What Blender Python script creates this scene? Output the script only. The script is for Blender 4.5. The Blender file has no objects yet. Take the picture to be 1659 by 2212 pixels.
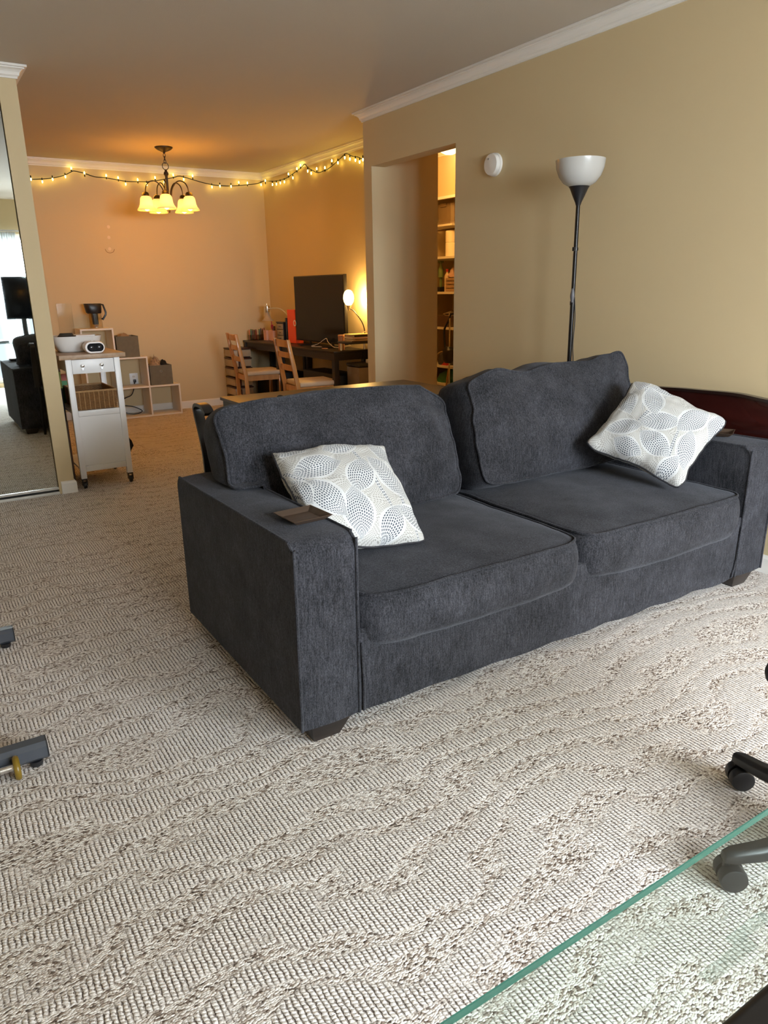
import bpy, bmesh, math, random
from mathutils import Vector, Matrix, noise
random.seed(7)
S = bpy.context.scene
PI = math.pi
col = S.collection

# ------------------------------------------------------------------ camera
F_PX, YAW, PITCH, ROLL = 1576.28, 0.5621, 0.2973, -0.0172
cam_d = bpy.data.cameras.new('camera'); cam = bpy.data.objects.new('camera', cam_d); col.objects.link(cam)
cam_d.sensor_fit = 'VERTICAL'; cam_d.sensor_height = 24.0; cam_d.lens = 24.0 * F_PX / 2212.0
cam_d.clip_start = 0.02
fw = Vector((math.sin(YAW) * math.cos(PITCH), math.cos(YAW) * math.cos(PITCH), -math.sin(PITCH)))
rt = Vector((math.cos(YAW), -math.sin(YAW), 0)); up = rt.cross(fw)
r2 = rt * math.cos(ROLL) + up * math.sin(ROLL); u2 = -rt * math.sin(ROLL) + up * math.cos(ROLL)
M = Matrix((r2, u2, -fw)).transposed().to_4x4(); M.translation = Vector((0, 0, 1.3))
cam.matrix_world = M
S.camera = cam

# ------------------------------------------------------------------ world, lights, exposure
w = bpy.data.worlds.new('world'); S.world = w; w.use_nodes = True
w.node_tree.nodes['Background'].inputs[0].default_value = (0.78, 0.88, 1.0, 1)
w.node_tree.nodes['Background'].inputs[1].default_value = 1.0
S.view_settings.view_transform = 'Standard'; S.view_settings.look = 'None'
S.view_settings.exposure = 0.6; S.view_settings.gamma = 1.0; S.view_settings.use_curve_mapping = False

def light(name, kind, loc, energy, color, size=0.1, size_y=None, rot=(0, 0, 0)):
    d = bpy.data.lights.new(name, kind); d.energy = energy; d.color = color
    if kind == 'AREA':
        d.shape = 'RECTANGLE'; d.size = size; d.size_y = size_y or size
    else:
        d.shadow_soft_size = size
    o = bpy.data.objects.new(name, d); col.objects.link(o); o.location = loc; o.rotation_euler = rot
    return o
DAY = 2050
light('window_daylight', 'AREA', (1.5, -3.0, 2.60), DAY, (0.88, 0.945, 1.0), 6.4, 3.0, (math.radians(80), 0, 0))

WARM = (1.0, 0.375, 0.02)
# ------------------------------------------------------------------ materials
def nt(name):
    m = bpy.data.materials.new(name); m.use_nodes = True
    return m, m.node_tree, m.node_tree.nodes['Principled BSDF']
def sock(T, s, v):
    if v is None: return
    if hasattr(v, 'is_output') or isinstance(v, bpy.types.NodeSocket): T.links.new(v, s)
    else: s.default_value = v
def math_(T, op, a, b=None, c=None, clamp=False):
    n = T.nodes.new('ShaderNodeMath'); n.operation = op; n.use_clamp = clamp
    for i, v in enumerate((a, b, c)): sock(T, n.inputs[i], v)
    return n.outputs[0]
def mixc(T, f, a, b):
    n = T.nodes.new('ShaderNodeMix'); n.data_type = 'RGBA'
    sock(T, n.inputs[0], f)
    for s, v in ((n.inputs[6], a), (n.inputs[7], b)):
        if isinstance(v, tuple): s.default_value = (*v[:3], 1)
        else: T.links.new(v, s)
    return n.outputs[2]
def coords(T, kind='Object', scale=(1, 1, 1), loc=(0, 0, 0), rot=(0, 0, 0)):
    c = T.nodes.new('ShaderNodeTexCoord'); m = T.nodes.new('ShaderNodeMapping')
    T.links.new(c.outputs[kind], m.inputs[0]); m.inputs[1].default_value = loc; m.inputs[2].default_value = rot; m.inputs[3].default_value = scale
    return m.outputs[0]
def noise_(T, vec, scale, detail=2, rough=0.5, out=0):
    n = T.nodes.new('ShaderNodeTexNoise'); T.links.new(vec, n.inputs['Vector'])
    n.inputs['Scale'].default_value = scale; n.inputs['Detail'].default_value = detail; n.inputs['Roughness'].default_value = rough
    return n.outputs[out]
def ramp(T, f, stops):
    n = T.nodes.new('ShaderNodeValToRGB'); T.links.new(f, n.inputs[0])
    e = n.color_ramp.elements
    while len(e) < len(stops): e.new(0.5)
    for el, (p, c) in zip(e, stops):
        el.position = p; el.color = (*c, 1) if isinstance(c, tuple) else (c, c, c, 1)
    return n.outputs[0]
def bump(T, P, h, strength, dist):
    b = T.nodes.new('ShaderNodeBump'); T.links.new(h, b.inputs['Height'])
    b.inputs['Strength'].default_value = strength; b.inputs['Distance'].default_value = dist
    T.links.new(b.outputs[0], P.inputs['Normal'])
MATS = {}
def plain(name, c, rough=0.5, metal=0.0, var=0.06, nscale=8, bumps=None, coat=0, emit=None, estr=0):
    """A procedural material: base colour varied a little by noise, optional fine bump."""
    if name in MATS: return MATS[name]
    m, T, P = nt(name); v = coords(T)
    f = noise_(T, v, nscale, 3)
    a = tuple(max(0, x * (1 - var)) for x in c); b = tuple(min(1, x * (1 + var)) for x in c)
    T.links.new(mixc(T, f, a, b), P.inputs['Base Color'])
    P.inputs['Roughness'].default_value = rough; P.inputs['Metallic'].default_value = metal
    if coat: P.inputs['Coat Weight'].default_value = coat
    if bumps: bump(T, P, noise_(T, v, bumps[0], 2), bumps[1], bumps[2])
    if emit: P.inputs['Emission Color'].default_value = (*emit, 1); P.inputs['Emission Strength'].default_value = estr
    MATS[name] = m
    return m
def wood(name, c1, c2, rough=0.45, axis=1, scale=6, coat=0.0):
    if name in MATS: return MATS[name]
    m, T, P = nt(name)
    sc = [scale * 5] * 3; sc[axis] = scale * 0.35
    v = coords(T, scale=tuple(sc))
    f = noise_(T, v, 1.0, 4, 0.6)
    T.links.new(ramp(T, f, [(0.3, c1), (0.7, c2)]), P.inputs['Base Color'])
    P.inputs['Roughness'].default_value = rough; P.inputs['Coat Weight'].default_value = coat
    bump(T, P, f, 0.1, 0.001)
    MATS[name] = m
    return m

wall_m = plain('wall_paint', (0.62, 0.50, 0.30), 0.75, var=0.03, nscale=1.2, bumps=(260, 0.12, 0.002))
ceil_m = plain('ceiling_paint', (0.56, 0.505, 0.43), 0.85, var=0.03, nscale=1.0, bumps=(180, 0.2, 0.003))
trim_m = plain('white_trim_paint', (0.82, 0.80, 0.76), 0.35, var=0.02, nscale=4)
white_m = plain('white_lacquer', (0.84, 0.85, 0.86), 0.35, var=0.02)
pine_m = wood('pine_wood', (0.40, 0.19, 0.055), (0.56, 0.30, 0.10), 0.4, 2, 5, 0.2)
blackwood_m = wood('black_brown_wood', (0.007, 0.005, 0.004), (0.017, 0.011, 0.008), 0.42, 1, 8)
black_m = plain('black_plastic', (0.012, 0.012, 0.014), 0.35, var=0.1)
blackmetal_m = plain('black_metal', (0.015, 0.014, 0.014), 0.3, 0.6)
chrome_m = plain('chrome', (0.75, 0.74, 0.72), 0.2, 1.0)
bronze_m = plain('oil_rubbed_bronze', (0.016, 0.010, 0.007), 0.42, 0.25)

def carpet_mat():
    m, T, P = nt('loop_carpet')
    o = coords(T)
    # wandering bands across the room: ribs stand up in one, loops lie flat and mottled in the next
    so = T.nodes.new('ShaderNodeSeparateXYZ'); T.links.new(o, so.inputs[0])
    lo = noise_(T, coords(T, scale=(1.9, 3.0, 1)), 1.0, 2, 0.5)
    wave = math_(T, 'SINE', math_(T, 'MULTIPLY', math_(T, 'ADD', math_(T, 'DIVIDE', so.outputs[1], 0.118), math_(T, 'MULTIPLY', lo, 5.0)), 2 * PI))
    mid = noise_(T, coords(T, scale=(5, 16, 1)), 1.0, 3, 0.6)
    band = math_(T, 'ADD', math_(T, 'MULTIPLY_ADD', wave, 0.22, 0.5), math_(T, 'MULTIPLY', math_(T, 'SUBTRACT', mid, 0.5), 1.05))
    ribf = ramp(T, band, [(0.36, 0.0), (0.60, 1.0)])
    warp = noise_(T, o, 55, 2, 0.5, 1)
    vm = T.nodes.new('ShaderNodeVectorMath'); vm.operation = 'MULTIPLY_ADD'
    T.links.new(warp, vm.inputs[0]); vm.inputs[1].default_value = (0.007, 0.006, 0); T.links.new(o, vm.inputs[2])
    sv = T.nodes.new('ShaderNodeSeparateXYZ'); T.links.new(vm.outputs[0], sv.inputs[0])
    u = math_(T, 'MULTIPLY', sv.outputs[0], 84.0); ui = math_(T, 'FLOOR', u)
    wn = T.nodes.new('ShaderNodeTexWhiteNoise'); wn.noise_dimensions = '1D'; T.links.new(ui, wn.inputs['W'])
    v = math_(T, 'ADD', math_(T, 'MULTIPLY', sv.outputs[1], 120.0), math_(T, 'MULTIPLY', wn.outputs[0], 3.0))
    v = math_(T, 'ADD', v, math_(T, 'MULTIPLY', math_(T, 'FRACT', u), 0.6))       # strands twist a little across the rib
    colp = math_(T, 'ABSOLUTE', math_(T, 'SINE', math_(T, 'MULTIPLY', u, PI)))
    segp = math_(T, 'ABSOLUTE', math_(T, 'SINE', math_(T, 'MULTIPLY', v, PI)))
    h1 = math_(T, 'MULTIPLY', math_(T, 'POWER', colp, 0.6), math_(T, 'MULTIPLY_ADD', math_(T, 'POWER', segp, 0.5), 0.40, 0.60))
    mp = T.nodes.new('ShaderNodeMapping'); T.links.new(vm.outputs[0], mp.inputs[0]); mp.inputs[3].default_value = (165, 235, 1)
    c2 = T.nodes.new('ShaderNodeTexVoronoi'); c2.voronoi_dimensions = '2D'; c2.inputs['Scale'].default_value = 1.0
    T.links.new(mp.outputs[0], c2.inputs['Vector'])
    h2 = math_(T, 'MULTIPLY', math_(T, 'SUBTRACT', 1.0, math_(T, 'POWER', c2.outputs['Distance'], 2.0)), 0.50)
    hm = T.nodes.new('ShaderNodeMix'); T.links.new(ribf, hm.inputs[0]); T.links.new(h2, hm.inputs[2]); T.links.new(h1, hm.inputs[3])
    sep = T.nodes.new('ShaderNodeSeparateColor'); T.links.new(c2.outputs['Color'], sep.inputs[0])
    n1 = noise_(T, o, 170, 2, 0.6); n2 = noise_(T, coords(T, loc=(3, 5, 0)), 120, 2, 0.6)
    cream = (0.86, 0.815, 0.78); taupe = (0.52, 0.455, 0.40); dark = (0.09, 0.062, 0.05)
    ribc = ramp(T, n1, [(0.30, (0.60, 0.54, 0.485)), (0.46, (0.80, 0.75, 0.715)), (0.62, cream)])
    groove_shade = math_(T, 'LESS_THAN', colp, math_(T, 'MULTIPLY_ADD', n2, 2.3, -0.72))  # cavity shade between the ribs, painted into the carpet colour
    ribc = mixc(T, math_(T, 'MULTIPLY', groove_shade, 0.62), ribc, (0.30, 0.25, 0.215))
    spot = math_(T, 'MULTIPLY', groove_shade, math_(T, 'GREATER_THAN', n1, 0.47))  # dark yarn flecks that also deepen the painted shade between ribs
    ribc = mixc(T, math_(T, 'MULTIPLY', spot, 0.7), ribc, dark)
    flat = ramp(T, sep.outputs[0], [(0.0, (0.06, 0.043, 0.034)), (0.11, (0.20, 0.15, 0.12)), (0.27, (0.44, 0.375, 0.325)), (0.52, (0.64, 0.585, 0.535)), (0.8, (0.84, 0.79, 0.75)), (1.0, (0.9, 0.86, 0.82))])
    gap_shade = math_(T, 'GREATER_THAN', c2.outputs['Distance'], math_(T, 'MULTIPLY_ADD', sep.outputs[1], 0.35, 0.50))  # shade between the flat loops, painted into their colour
    flat = mixc(T, math_(T, 'MULTIPLY', gap_shade, 0.30), flat, dark)
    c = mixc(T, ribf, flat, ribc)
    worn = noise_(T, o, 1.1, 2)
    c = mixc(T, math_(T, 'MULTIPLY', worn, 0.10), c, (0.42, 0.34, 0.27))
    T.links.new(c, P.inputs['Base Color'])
    P.inputs['Roughness'].default_value = 0.95
    P.inputs['Specular IOR Level'].default_value = 0.08
    bump(T, P, hm.outputs[0], 0.9, 0.0045)
    return m
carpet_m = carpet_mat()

def fabric_mat(name, c, c2, streak=0.5):
    m, T, P = nt(name)
    o = coords(T)
    fine = noise_(T, coords(T, scale=(330, 330, 190)), 1.0, 2)
    fine2 = noise_(T, coords(T, scale=(190, 190, 26)), 1.0, 3, 0.65)
    big = noise_(T, o, 7, 4, 0.65)
    f = math_(T, 'ADD', math_(T, 'MULTIPLY', fine, 0.42), math_(T, 'ADD', math_(T, 'MULTIPLY', fine2, 0.38), math_(T, 'MULTIPLY', big, 0.30)))
    T.links.new(ramp(T, f, [(0.42, c), (0.56, tuple((x + y) * .42 for x, y in zip(c, c2))), (0.70, c2)]), P.inputs['Base Color'])
    P.inputs['Roughness'].default_value = 0.92
    P.inputs['Sheen Weight'].default_value = 0.14; P.inputs['Sheen Roughness'].default_value = 0.5
    P.inputs['Sheen Tint'].default_value = (0.55, 0.58, 0.66, 1)
    P.inputs['Specular IOR Level'].default_value = 0.2
    bump(T, P, f, 0.6, 0.004)
    return m
sofa_m = fabric_mat('charcoal_chenille', (0.006, 0.0062, 0.0074), (0.064, 0.065, 0.077))

def leaf_group():
    g = bpy.data.node_groups.new('stitched_leaf', 'ShaderNodeTree')
    for n, t in (('Vector', 'NodeSocketVector'), ('CX', 'NodeSocketFloat'), ('CY', 'NodeSocketFloat'), ('Angle', 'NodeSocketFloat'), ('L', 'NodeSocketFloat'), ('W', 'NodeSocketFloat')):
        g.interface.new_socket(n, in_out='INPUT', socket_type=t)
    for n in ('Mask', 'Ink', 'Rim'):
        g.interface.new_socket(n, in_out='OUTPUT', socket_type='NodeSocketFloat')
    i = g.nodes.new('NodeGroupInput'); o = g.nodes.new('NodeGroupOutput')
    s = g.nodes.new('ShaderNodeSeparateXYZ'); g.links.new(i.outputs['Vector'], s.inputs[0])
    x = math_(g, 'SUBTRACT', s.outputs[0], i.outputs['CX']); y = math_(g, 'SUBTRACT', s.outputs[1], i.outputs['CY'])
    ca = math_(g, 'COSINE', i.outputs['Angle']); sa = math_(g, 'SINE', i.outputs['Angle'])
    p = math_(g, 'ADD', math_(g, 'MULTIPLY', x, ca), math_(g, 'MULTIPLY', y, sa))
    q = math_(g, 'SUBTRACT', math_(g, 'MULTIPLY', y, ca), math_(g, 'MULTIPLY', x, sa))
    pn = math_(g, 'DIVIDE', p, i.outputs['L'])
    prof = math_(g, 'MAXIMUM', math_(g, 'SUBTRACT', 1.0, math_(g, 'MULTIPLY', pn, pn)), 0.02)
    t = math_(g, 'DIVIDE', math_(g, 'ABSOLUTE', q), math_(g, 'MULTIPLY', i.outputs['W'], prof))
    inside = math_(g, 'MULTIPLY', math_(g, 'LESS_THAN', t, 1.0), math_(g, 'LESS_THAN', math_(g, 'ABSOLUTE', pn), 1.0))
    outer = math_(g, 'MULTIPLY', math_(g, 'LESS_THAN', t, 1.22), math_(g, 'LESS_THAN', math_(g, 'ABSOLUTE', pn), 1.04))
    rows = math_(g, 'DIVIDE', i.outputs['W'], 0.035)
    tr = math_(g, 'MULTIPLY', t, rows)
    row = math_(g, 'FRACT', tr); rid = math_(g, 'FLOOR', tr)
    dash = math_(g, 'FRACT', math_(g, 'ADD', math_(g, 'MULTIPLY', p, 21.0), math_(g, 'MULTIPLY', rid, 0.37)))
    ink = math_(g, 'MULTIPLY', math_(g, 'LESS_THAN', math_(g, 'ABSOLUTE', math_(g, 'SUBTRACT', row, 0.5)), 0.27), math_(g, 'LESS_THAN', dash, 0.62))
    ink = math_(g, 'MULTIPLY', ink, inside)
    g.links.new(outer, o.inputs['Mask']); g.links.new(ink, o.inputs['Ink']); g.links.new(inside, o.inputs['Rim'])
    return g
LEAF = leaf_group()
def pillow_mat(name, leaves, stems):
    m, T, P = nt(name)
    uv = T.nodes.new('ShaderNodeUVMap'); v = uv.outputs[0]
    # ground: rows of small pale grey stitches that wander
    wp = noise_(T, v, 2.2, 1, 0.5)
    sx = T.nodes.new('ShaderNodeSeparateXYZ'); T.links.new(v, sx.inputs[0])
    a = math_(T, 'ADD', sx.outputs[0], math_(T, 'MULTIPLY', wp, 0.5)); b = math_(T, 'SUBTRACT', sx.outputs[1], math_(T, 'MULTIPLY', wp, 0.4))
    fr = math_(T, 'FRACT', math_(T, 'MULTIPLY', b, 36.0)); rid = math_(T, 'FLOOR', math_(T, 'MULTIPLY', b, 36.0))
    fd = math_(T, 'FRACT', math_(T, 'ADD', math_(T, 'MULTIPLY', a, 26.0), math_(T, 'MULTIPLY', rid, 0.5)))
    gi = math_(T, 'MULTIPLY', math_(T, 'LESS_THAN', math_(T, 'ABSOLUTE', math_(T, 'SUBTRACT', fr, 0.5)), 0.25), math_(T, 'LESS_THAN', fd, 0.6))
    white = (0.57, 0.59, 0.60)
    c = mixc(T, gi, (0.53, 0.535, 0.52), (0.29, 0.287, 0.27))
    for (cx, cy, ang, L, W) in stems + leaves:
        n = T.nodes.new('ShaderNodeGroup'); n.node_tree = LEAF
        T.links.new(v, n.inputs[0])
        for k, val in zip(('CX', 'CY', 'Angle', 'L', 'W'), (cx, cy, math.radians(ang), L, W)): n.inputs[k].default_value = val
        c = mixc(T, n.outputs['Mask'], c, white)
        c = mixc(T, n.outputs['Ink'], c, (0.050, 0.066, 0.092))
    T.links.new(c, P.inputs['Base Color'])
    P.inputs['Roughness'].default_value = 0.9; P.inputs['Sheen Weight'].default_value = 0.1
    bump(T, P, noise_(T, v, 240, 2), 0.3, 0.001)
    return m

def glass_thin(name, tint, refl=0.12, rough=0.02):
    m, T, P = nt(name); T.nodes.remove(P)
    out = T.nodes['Material Output']
    tr = T.nodes.new('ShaderNodeBsdfTransparent'); tr.inputs[0].default_value = (*tint, 1)
    gl = T.nodes.new('ShaderNodeBsdfGlossy'); gl.inputs['Roughness'].default_value = rough
    lw = T.nodes.new('ShaderNodeLayerWeight'); lw.inputs[0].default_value = 0.5
    n = noise_(T, coords(T), 3, 2)
    fres = math_(T, 'MULTIPLY_ADD', math_(T, 'POWER', lw.outputs['Facing'], 5.0), 0.9, 0.035)
    f = math_(T, 'ADD', fres, math_(T, 'MULTIPLY', n, refl), clamp=True)
    mx = T.nodes.new('ShaderNodeMixShader'); T.links.new(f, mx.inputs[0]); T.links.new(tr.outputs[0], mx.inputs[1]); T.links.new(gl.outputs[0], mx.inputs[2])
    T.links.new(mx.outputs[0], out.inputs[0])
    return m
def translucent(name, c, mixf=0.5, emit=None, estr=0, rough=0.3):
    m, T, P = nt(name)
    out = T.nodes['Material Output']
    P.inputs['Base Color'].default_value = (*c, 1); P.inputs['Roughness'].default_value = rough
    n = noise_(T, coords(T), 14, 3, 0.6)
    T.links.new(mixc(T, n, tuple(x * 0.94 for x in c), c), P.inputs['Base Color'])
    if emit: P.inputs['Emission Color'].default_value = (*emit, 1); P.inputs['Emission Strength'].default_value = estr
    t = T.nodes.new('ShaderNodeBsdfTranslucent'); t.inputs[0].default_value = (*c, 1)
    mx = T.nodes.new('ShaderNodeMixShader'); mx.inputs[0].default_value = mixf
    T.links.new(P.outputs[0], mx.inputs[1]); T.links.new(t.outputs[0], mx.inputs[2]); T.links.new(mx.outputs[0], out.inputs[0])
    return m
def emis(name, c, s):
    m, T, P = nt(name)
    P.inputs['Base Color'].default_value = (*c, 1); P.inputs['Emission Color'].default_value = (*c, 1); P.inputs['Emission Strength'].default_value = s
    return m

# ------------------------------------------------------------------ mesh helpers
class MB:
    def __init__(s): s.v = []; s.f = []; s.uv = None
    def add(s, vs, fs):
        n = len(s.v); s.v += [Vector(p) for p in vs]; s.f += [tuple(i + n for i in f) for f in fs]; return s
    def box(s, x0, x1, y0, y1, z0, z1):
        return s.add([(x0, y0, z0), (x1, y0, z0), (x1, y1, z0), (x0, y1, z0), (x0, y0, z1), (x1, y0, z1), (x1, y1, z1), (x0, y1, z1)],
                     [(0, 3, 2, 1), (4, 5, 6, 7), (0, 1, 5, 4), (1, 2, 6, 5), (2, 3, 7, 6), (3, 0, 4, 7)])
    def bar(s, p, q, w, h, upv=(0, 0, 1)):
        """a rectangular bar from p to q, w across, h along upv"""
        p = Vector(p); q = Vector(q); d = (q - p).normalized(); u = Vector(upv)
        a = d.cross(u).normalized() * w / 2; b = a.cross(d).normalized() * h / 2
        vs = [e + sa * a + sb * b for e in (p, q) for sa, sb in ((-1, -1), (1, -1), (1, 1), (-1, 1))]
        return s.add(vs, [(0, 1, 2, 3), (4, 7, 6, 5), (0, 4, 5, 1), (1, 5, 6, 2), (2, 6, 7, 3), (3, 7, 4, 0)])
    def tube(s, pts, r, seg=8, closed=False, cap=True):
        pts = [Vector(p) for p in pts]; n = len(pts); rs = r if isinstance(r, (list, tuple)) else [r] * n
        ring = []; prev = None
        for i, p in enumerate(pts):
            a = pts[(i - 1) % n] if (i or closed) else p; b = pts[(i + 1) % n] if (i < n - 1 or closed) else p
            d = (b - a)
            d = d.normalized() if d.length > 1e-9 else Vector((0, 0, 1))
            if prev is None:
                prev = d.orthogonal().normalized()
            u = (prev - d * prev.dot(d))
            u = u.normalized() if u.length > 1e-6 else d.orthogonal().normalized()
            prev = u; vv = d.cross(u)
            ring.append([p + (u * math.cos(2 * PI * k / seg) + vv * math.sin(2 * PI * k / seg)) * rs[i] for k in range(seg)])
        vs = [q for rr in ring for q in rr]; fs = []
        for i in range(n if closed else n - 1):
            j = (i + 1) % n
            for k in range(seg):
                fs.append((i * seg + k, i * seg + (k + 1) % seg, j * seg + (k + 1) % seg, j * seg + k))
        if cap and not closed:
            fs.append(tuple(range(seg))[::-1]); fs.append(tuple((n - 1) * seg + k for k in range(seg)))
        return s.add(vs, fs)
    def lathe(s, prof, seg=24, c=(0, 0, 0), axis='z', cap=True):
        vs = []; fs = []; n = len(prof)
        for (r, z) in prof:
            for k in range(seg):
                a = 2 * PI * k / seg; x, y = r * math.cos(a), r * math.sin(a)
                p = {'z': (x, y, z), 'x': (z, x, y), 'y': (y, z, x)}[axis]
                vs.append(Vector(p) + Vector(c))
        for i in range(n - 1):
            for k in range(seg):
                fs.append((i * seg + k, i * seg + (k + 1) % seg, (i + 1) * seg + (k + 1) % seg, (i + 1) * seg + k))
        if cap:
            fs.append(tuple(range(seg))[::-1]); fs.append(tuple((n - 1) * seg + k for k in range(seg)))
        return s.add(vs, fs)
    def prism(s, poly, t0, t1, plane='yz'):
        """polygon (a,b) extruded along the third axis from t0 to t1"""
        def P(a, b, t): return {'yz': (t, a, b), 'xz': (a, t, b), 'xy': (a, b, t)}[plane]
        n = len(poly)
        vs = [P(a, b, t0) for a, b in poly] + [P(a, b, t1) for a, b in poly]
        return s.add(vs, [tuple(range(n)), tuple(range(2 * n - 1, n - 1, -1))] + [(i, (i + 1) % n, n + (i + 1) % n, n + i)[::-1] for i in range(n)])
    def build(s, name, m, parent=None, world=False, bevel=0, seg=2, smooth=None, loc=None, subsurf=0):
        off = Vector((0, 0, 0))
        if world and parent:
            p = parent
            while p: off += p.location; p = p.parent
        me = bpy.data.meshes.new(name)
        me.from_pydata([tuple(v - off) for v in s.v], [], s.f); me.update()
        bm = bmesh.new(); bm.from_mesh(me)
        bmesh.ops.recalc_face_normals(bm, faces=bm.faces)
        if bevel:
            ed = [e for e in bm.edges if len(e.link_faces) == 2 and e.calc_face_angle() > 0.5]
            bmesh.ops.bevel(bm, geom=ed, offset=bevel, segments=seg, affect='EDGES', profile=0.5, clamp_overlap=True)
        bm.to_mesh(me); bm.free()
        me.materials.append(m)
        if smooth is None: smooth = 0.6
        for p in me.polygons: p.use_smooth = True
        try: me.set_sharp_from_angle(angle=smooth)
        except Exception: pass
        o = bpy.data.objects.new(name, me); col.objects.link(o)
        if parent: o.parent = parent
        if loc: o.location = loc
        if subsurf:
            md = o.modifiers.new('subsurf', 'SUBSURF'); md.levels = subsurf; md.render_levels = subsurf
        return o
def tag(o, label=None, cat=None, group=None, kind=None):
    if label: o['label'] = label
    if cat: o['category'] = cat
    if group: o['group'] = group
    if kind: o['kind'] = kind
    return o
def thing(name, label, cat, loc=(0, 0, 0), rz=0, group=None):
    o = bpy.data.objects.new(name, None); col.objects.link(o); o.empty_display_size = 0.05
    o.location = loc; o.rotation_euler = (0, 0, rz)
    return tag(o, label, cat, group)
def struct(name, mb, m, **k):
    o = mb.build(name, m, **k)
    if not k.get('parent'): o['kind'] = 'structure'
    return o
def copy_tree(o, parent=None):
    c = o.copy(); col.objects.link(c); c.parent = parent
    for ch in list(o.children): copy_tree(ch, c)
    return c
def box1(x0, x1, y0, y1, z0, z1): return MB().box(x0, x1, y0, y1, z0, z1)
def arc(cx, cy, r, a0, a1, n): return [(cx + r * math.cos(math.radians(a0 + (a1 - a0) * i / n)), cy + r * math.sin(math.radians(a0 + (a1 - a0) * i / n))) for i in range(n + 1)]
def smooth_path(pts, n=6):
    P = [Vector(p) for p in pts]; out = []
    for i in range(len(P) - 1):
        p0 = P[max(i - 1, 0)]; p1 = P[i]; p2 = P[i + 1]; p3 = P[min(i + 2, len(P) - 1)]
        for k in range(n):
            t = k / n
            out.append(0.5 * ((2 * p1) + (p2 - p0) * t + (2 * p0 - 5 * p1 + 4 * p2 - p3) * t * t + (3 * p1 - p0 - 3 * p2 + p3) * t ** 3))
    return out + [P[-1]]

# ------------------------------------------------------------------ the room
W, YE, ZB, ZT, YF, XR, YC, XC = 3.195, 5.28, 2.512, 2.577, 8.428, 3.745, 5.223, 0.792
YB = -1.6; XL = -2.3
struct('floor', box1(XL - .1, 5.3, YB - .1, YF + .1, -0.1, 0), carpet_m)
struct('ceiling', box1(XL - .1, 5.3, YB - .1, YF + .1, ZT, ZT + .1), ceil_m)
mb = box1(W, W + .12, YB, 4.128, 0, ZT).box(W, W + .12, 4.128, 5.167, 2.19, ZT).box(W, XR + .078, 5.167, YE, 0, ZT)
struct('wall_right', mb, wall_m)
struct('wall_dining_right', box1(XR, XR + .078, YE, YF, 0, ZT), wall_m)
struct('wall_far', box1(XC - .12, 5.3, YF, YF + .1, 0, ZT), wall_m)
mb = box1(XC - .10, XC, YC, YF, 0, ZT)
mb.box(XL, -1.7, YC, YC + .12, 0, ZT).box(-1.7, XC - .10, YC, YC + .12, 2.42, ZT).box(XL, XC - .1, 5.9, 6.0, 0, ZT)
struct('wall_left', mb, wall_m)
struct('wall_side', box1(XL - .1, XL, YB, 6.0, 0, ZT), wall_m)
WX0, WX1, WZ0, WZ1 = 0.55, 3.0, 0.06, 2.12
mb = box1(XL, WX0, YB - .12, YB, 0, ZT).box(WX1, W + .1, YB - .12, YB, 0, ZT).box(WX0, WX1, YB - .12, YB, 0, WZ0).box(WX0, WX1, YB - .12, YB, WZ1, ZT)
struct('wall_back', mb, wall_m)
# hallway behind the doorway, with the closet front at x = 4.65
HX = 4.65
mb = box1(HX, HX + .1, 2.9, 5.75, 0, ZT).box(HX, HX + .1, 5.75, 6.75, 2.135, ZT).box(HX, HX + .1, 6.75, YF, 0, ZT)
mb.box(HX + .1, 5.25, 5.65, 5.75, 0, ZT).box(HX + .1, 5.25, 6.75, 6.85, 0, ZT).box(5.2, 5.3, 5.65, 6.85, 0, ZT).box(W + .12, HX, 2.8, 2.9, 0, ZT)
struct('wall_hall', mb, wall_m)
# crown mouldings: profile (out from wall, height below ceiling), mitred runs
CR = [(0, -.068), (.009, -.068), (.009, -.060), (.014, -.055), (.019, -.052), (.019, -.046), (.023, -.036), (.031, -.027), (.041, -.021), (.047, -.020), (.047, -.014), (.060, -.012), (.060, 0), (0, 0)]
BBP = [(0, 0), (.014, 0), (.014, .070), (.010, .079), (.004, .085), (0, .085)]
def run(name, path, prof, z0, m=trim_m, flip=1):
    """path = [(x,y)...] along the wall, profile pushed to the left of travel"""
    mb = MB(); n = len(path); rings = []
    P = [Vector(p) for p in path]
    for i, p in enumerate(P):
        d0 = (P[i] - P[i - 1]).normalized() if i else None
        d1 = (P[i + 1] - P[i]).normalized() if i < n - 1 else None
        ns = [Vector((-d.y, d.x)) * flip for d in (d0, d1) if d]
        nn = ns[0] if len(ns) == 1 else (ns[0] + ns[1]) / (1 + ns[0].dot(ns[1]))
        rings.append([(p.x + nn.x * a, p.y + nn.y * a, z0 + b) for a, b in prof])
    k = len(prof); vs = [q for r in rings for q in r]; fs = []
    for i in range(n - 1):
        for j in range(k): fs.append((i * k + j, i * k + (j + 1) % k, (i + 1) * k + (j + 1) % k, (i + 1) * k + j))
    fs += [tuple(range(k))[::-1], tuple((n - 1) * k + j for j in range(k))]
    return struct(name, mb.add(vs, fs), m, smooth=0.22)
run('trim_1', [(W, YB), (W, YE), (XR, YE), (XR, YF), (XC, YF), (XC, YC), (XL, YC)], CR, ZT - .001)
run('trim_2', [(HX, 2.9), (HX, YF)], CR, ZT - .001)
run('baseboard_right', [(W, YB), (W, 4.128)], BBP, .0)
run('baseboard_dining', [(W, 5.167), (W, YE), (XR, YE), (XR, YF), (XC, YF), (XC, YC), (XC - .085, YC)], BBP, .0)

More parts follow.
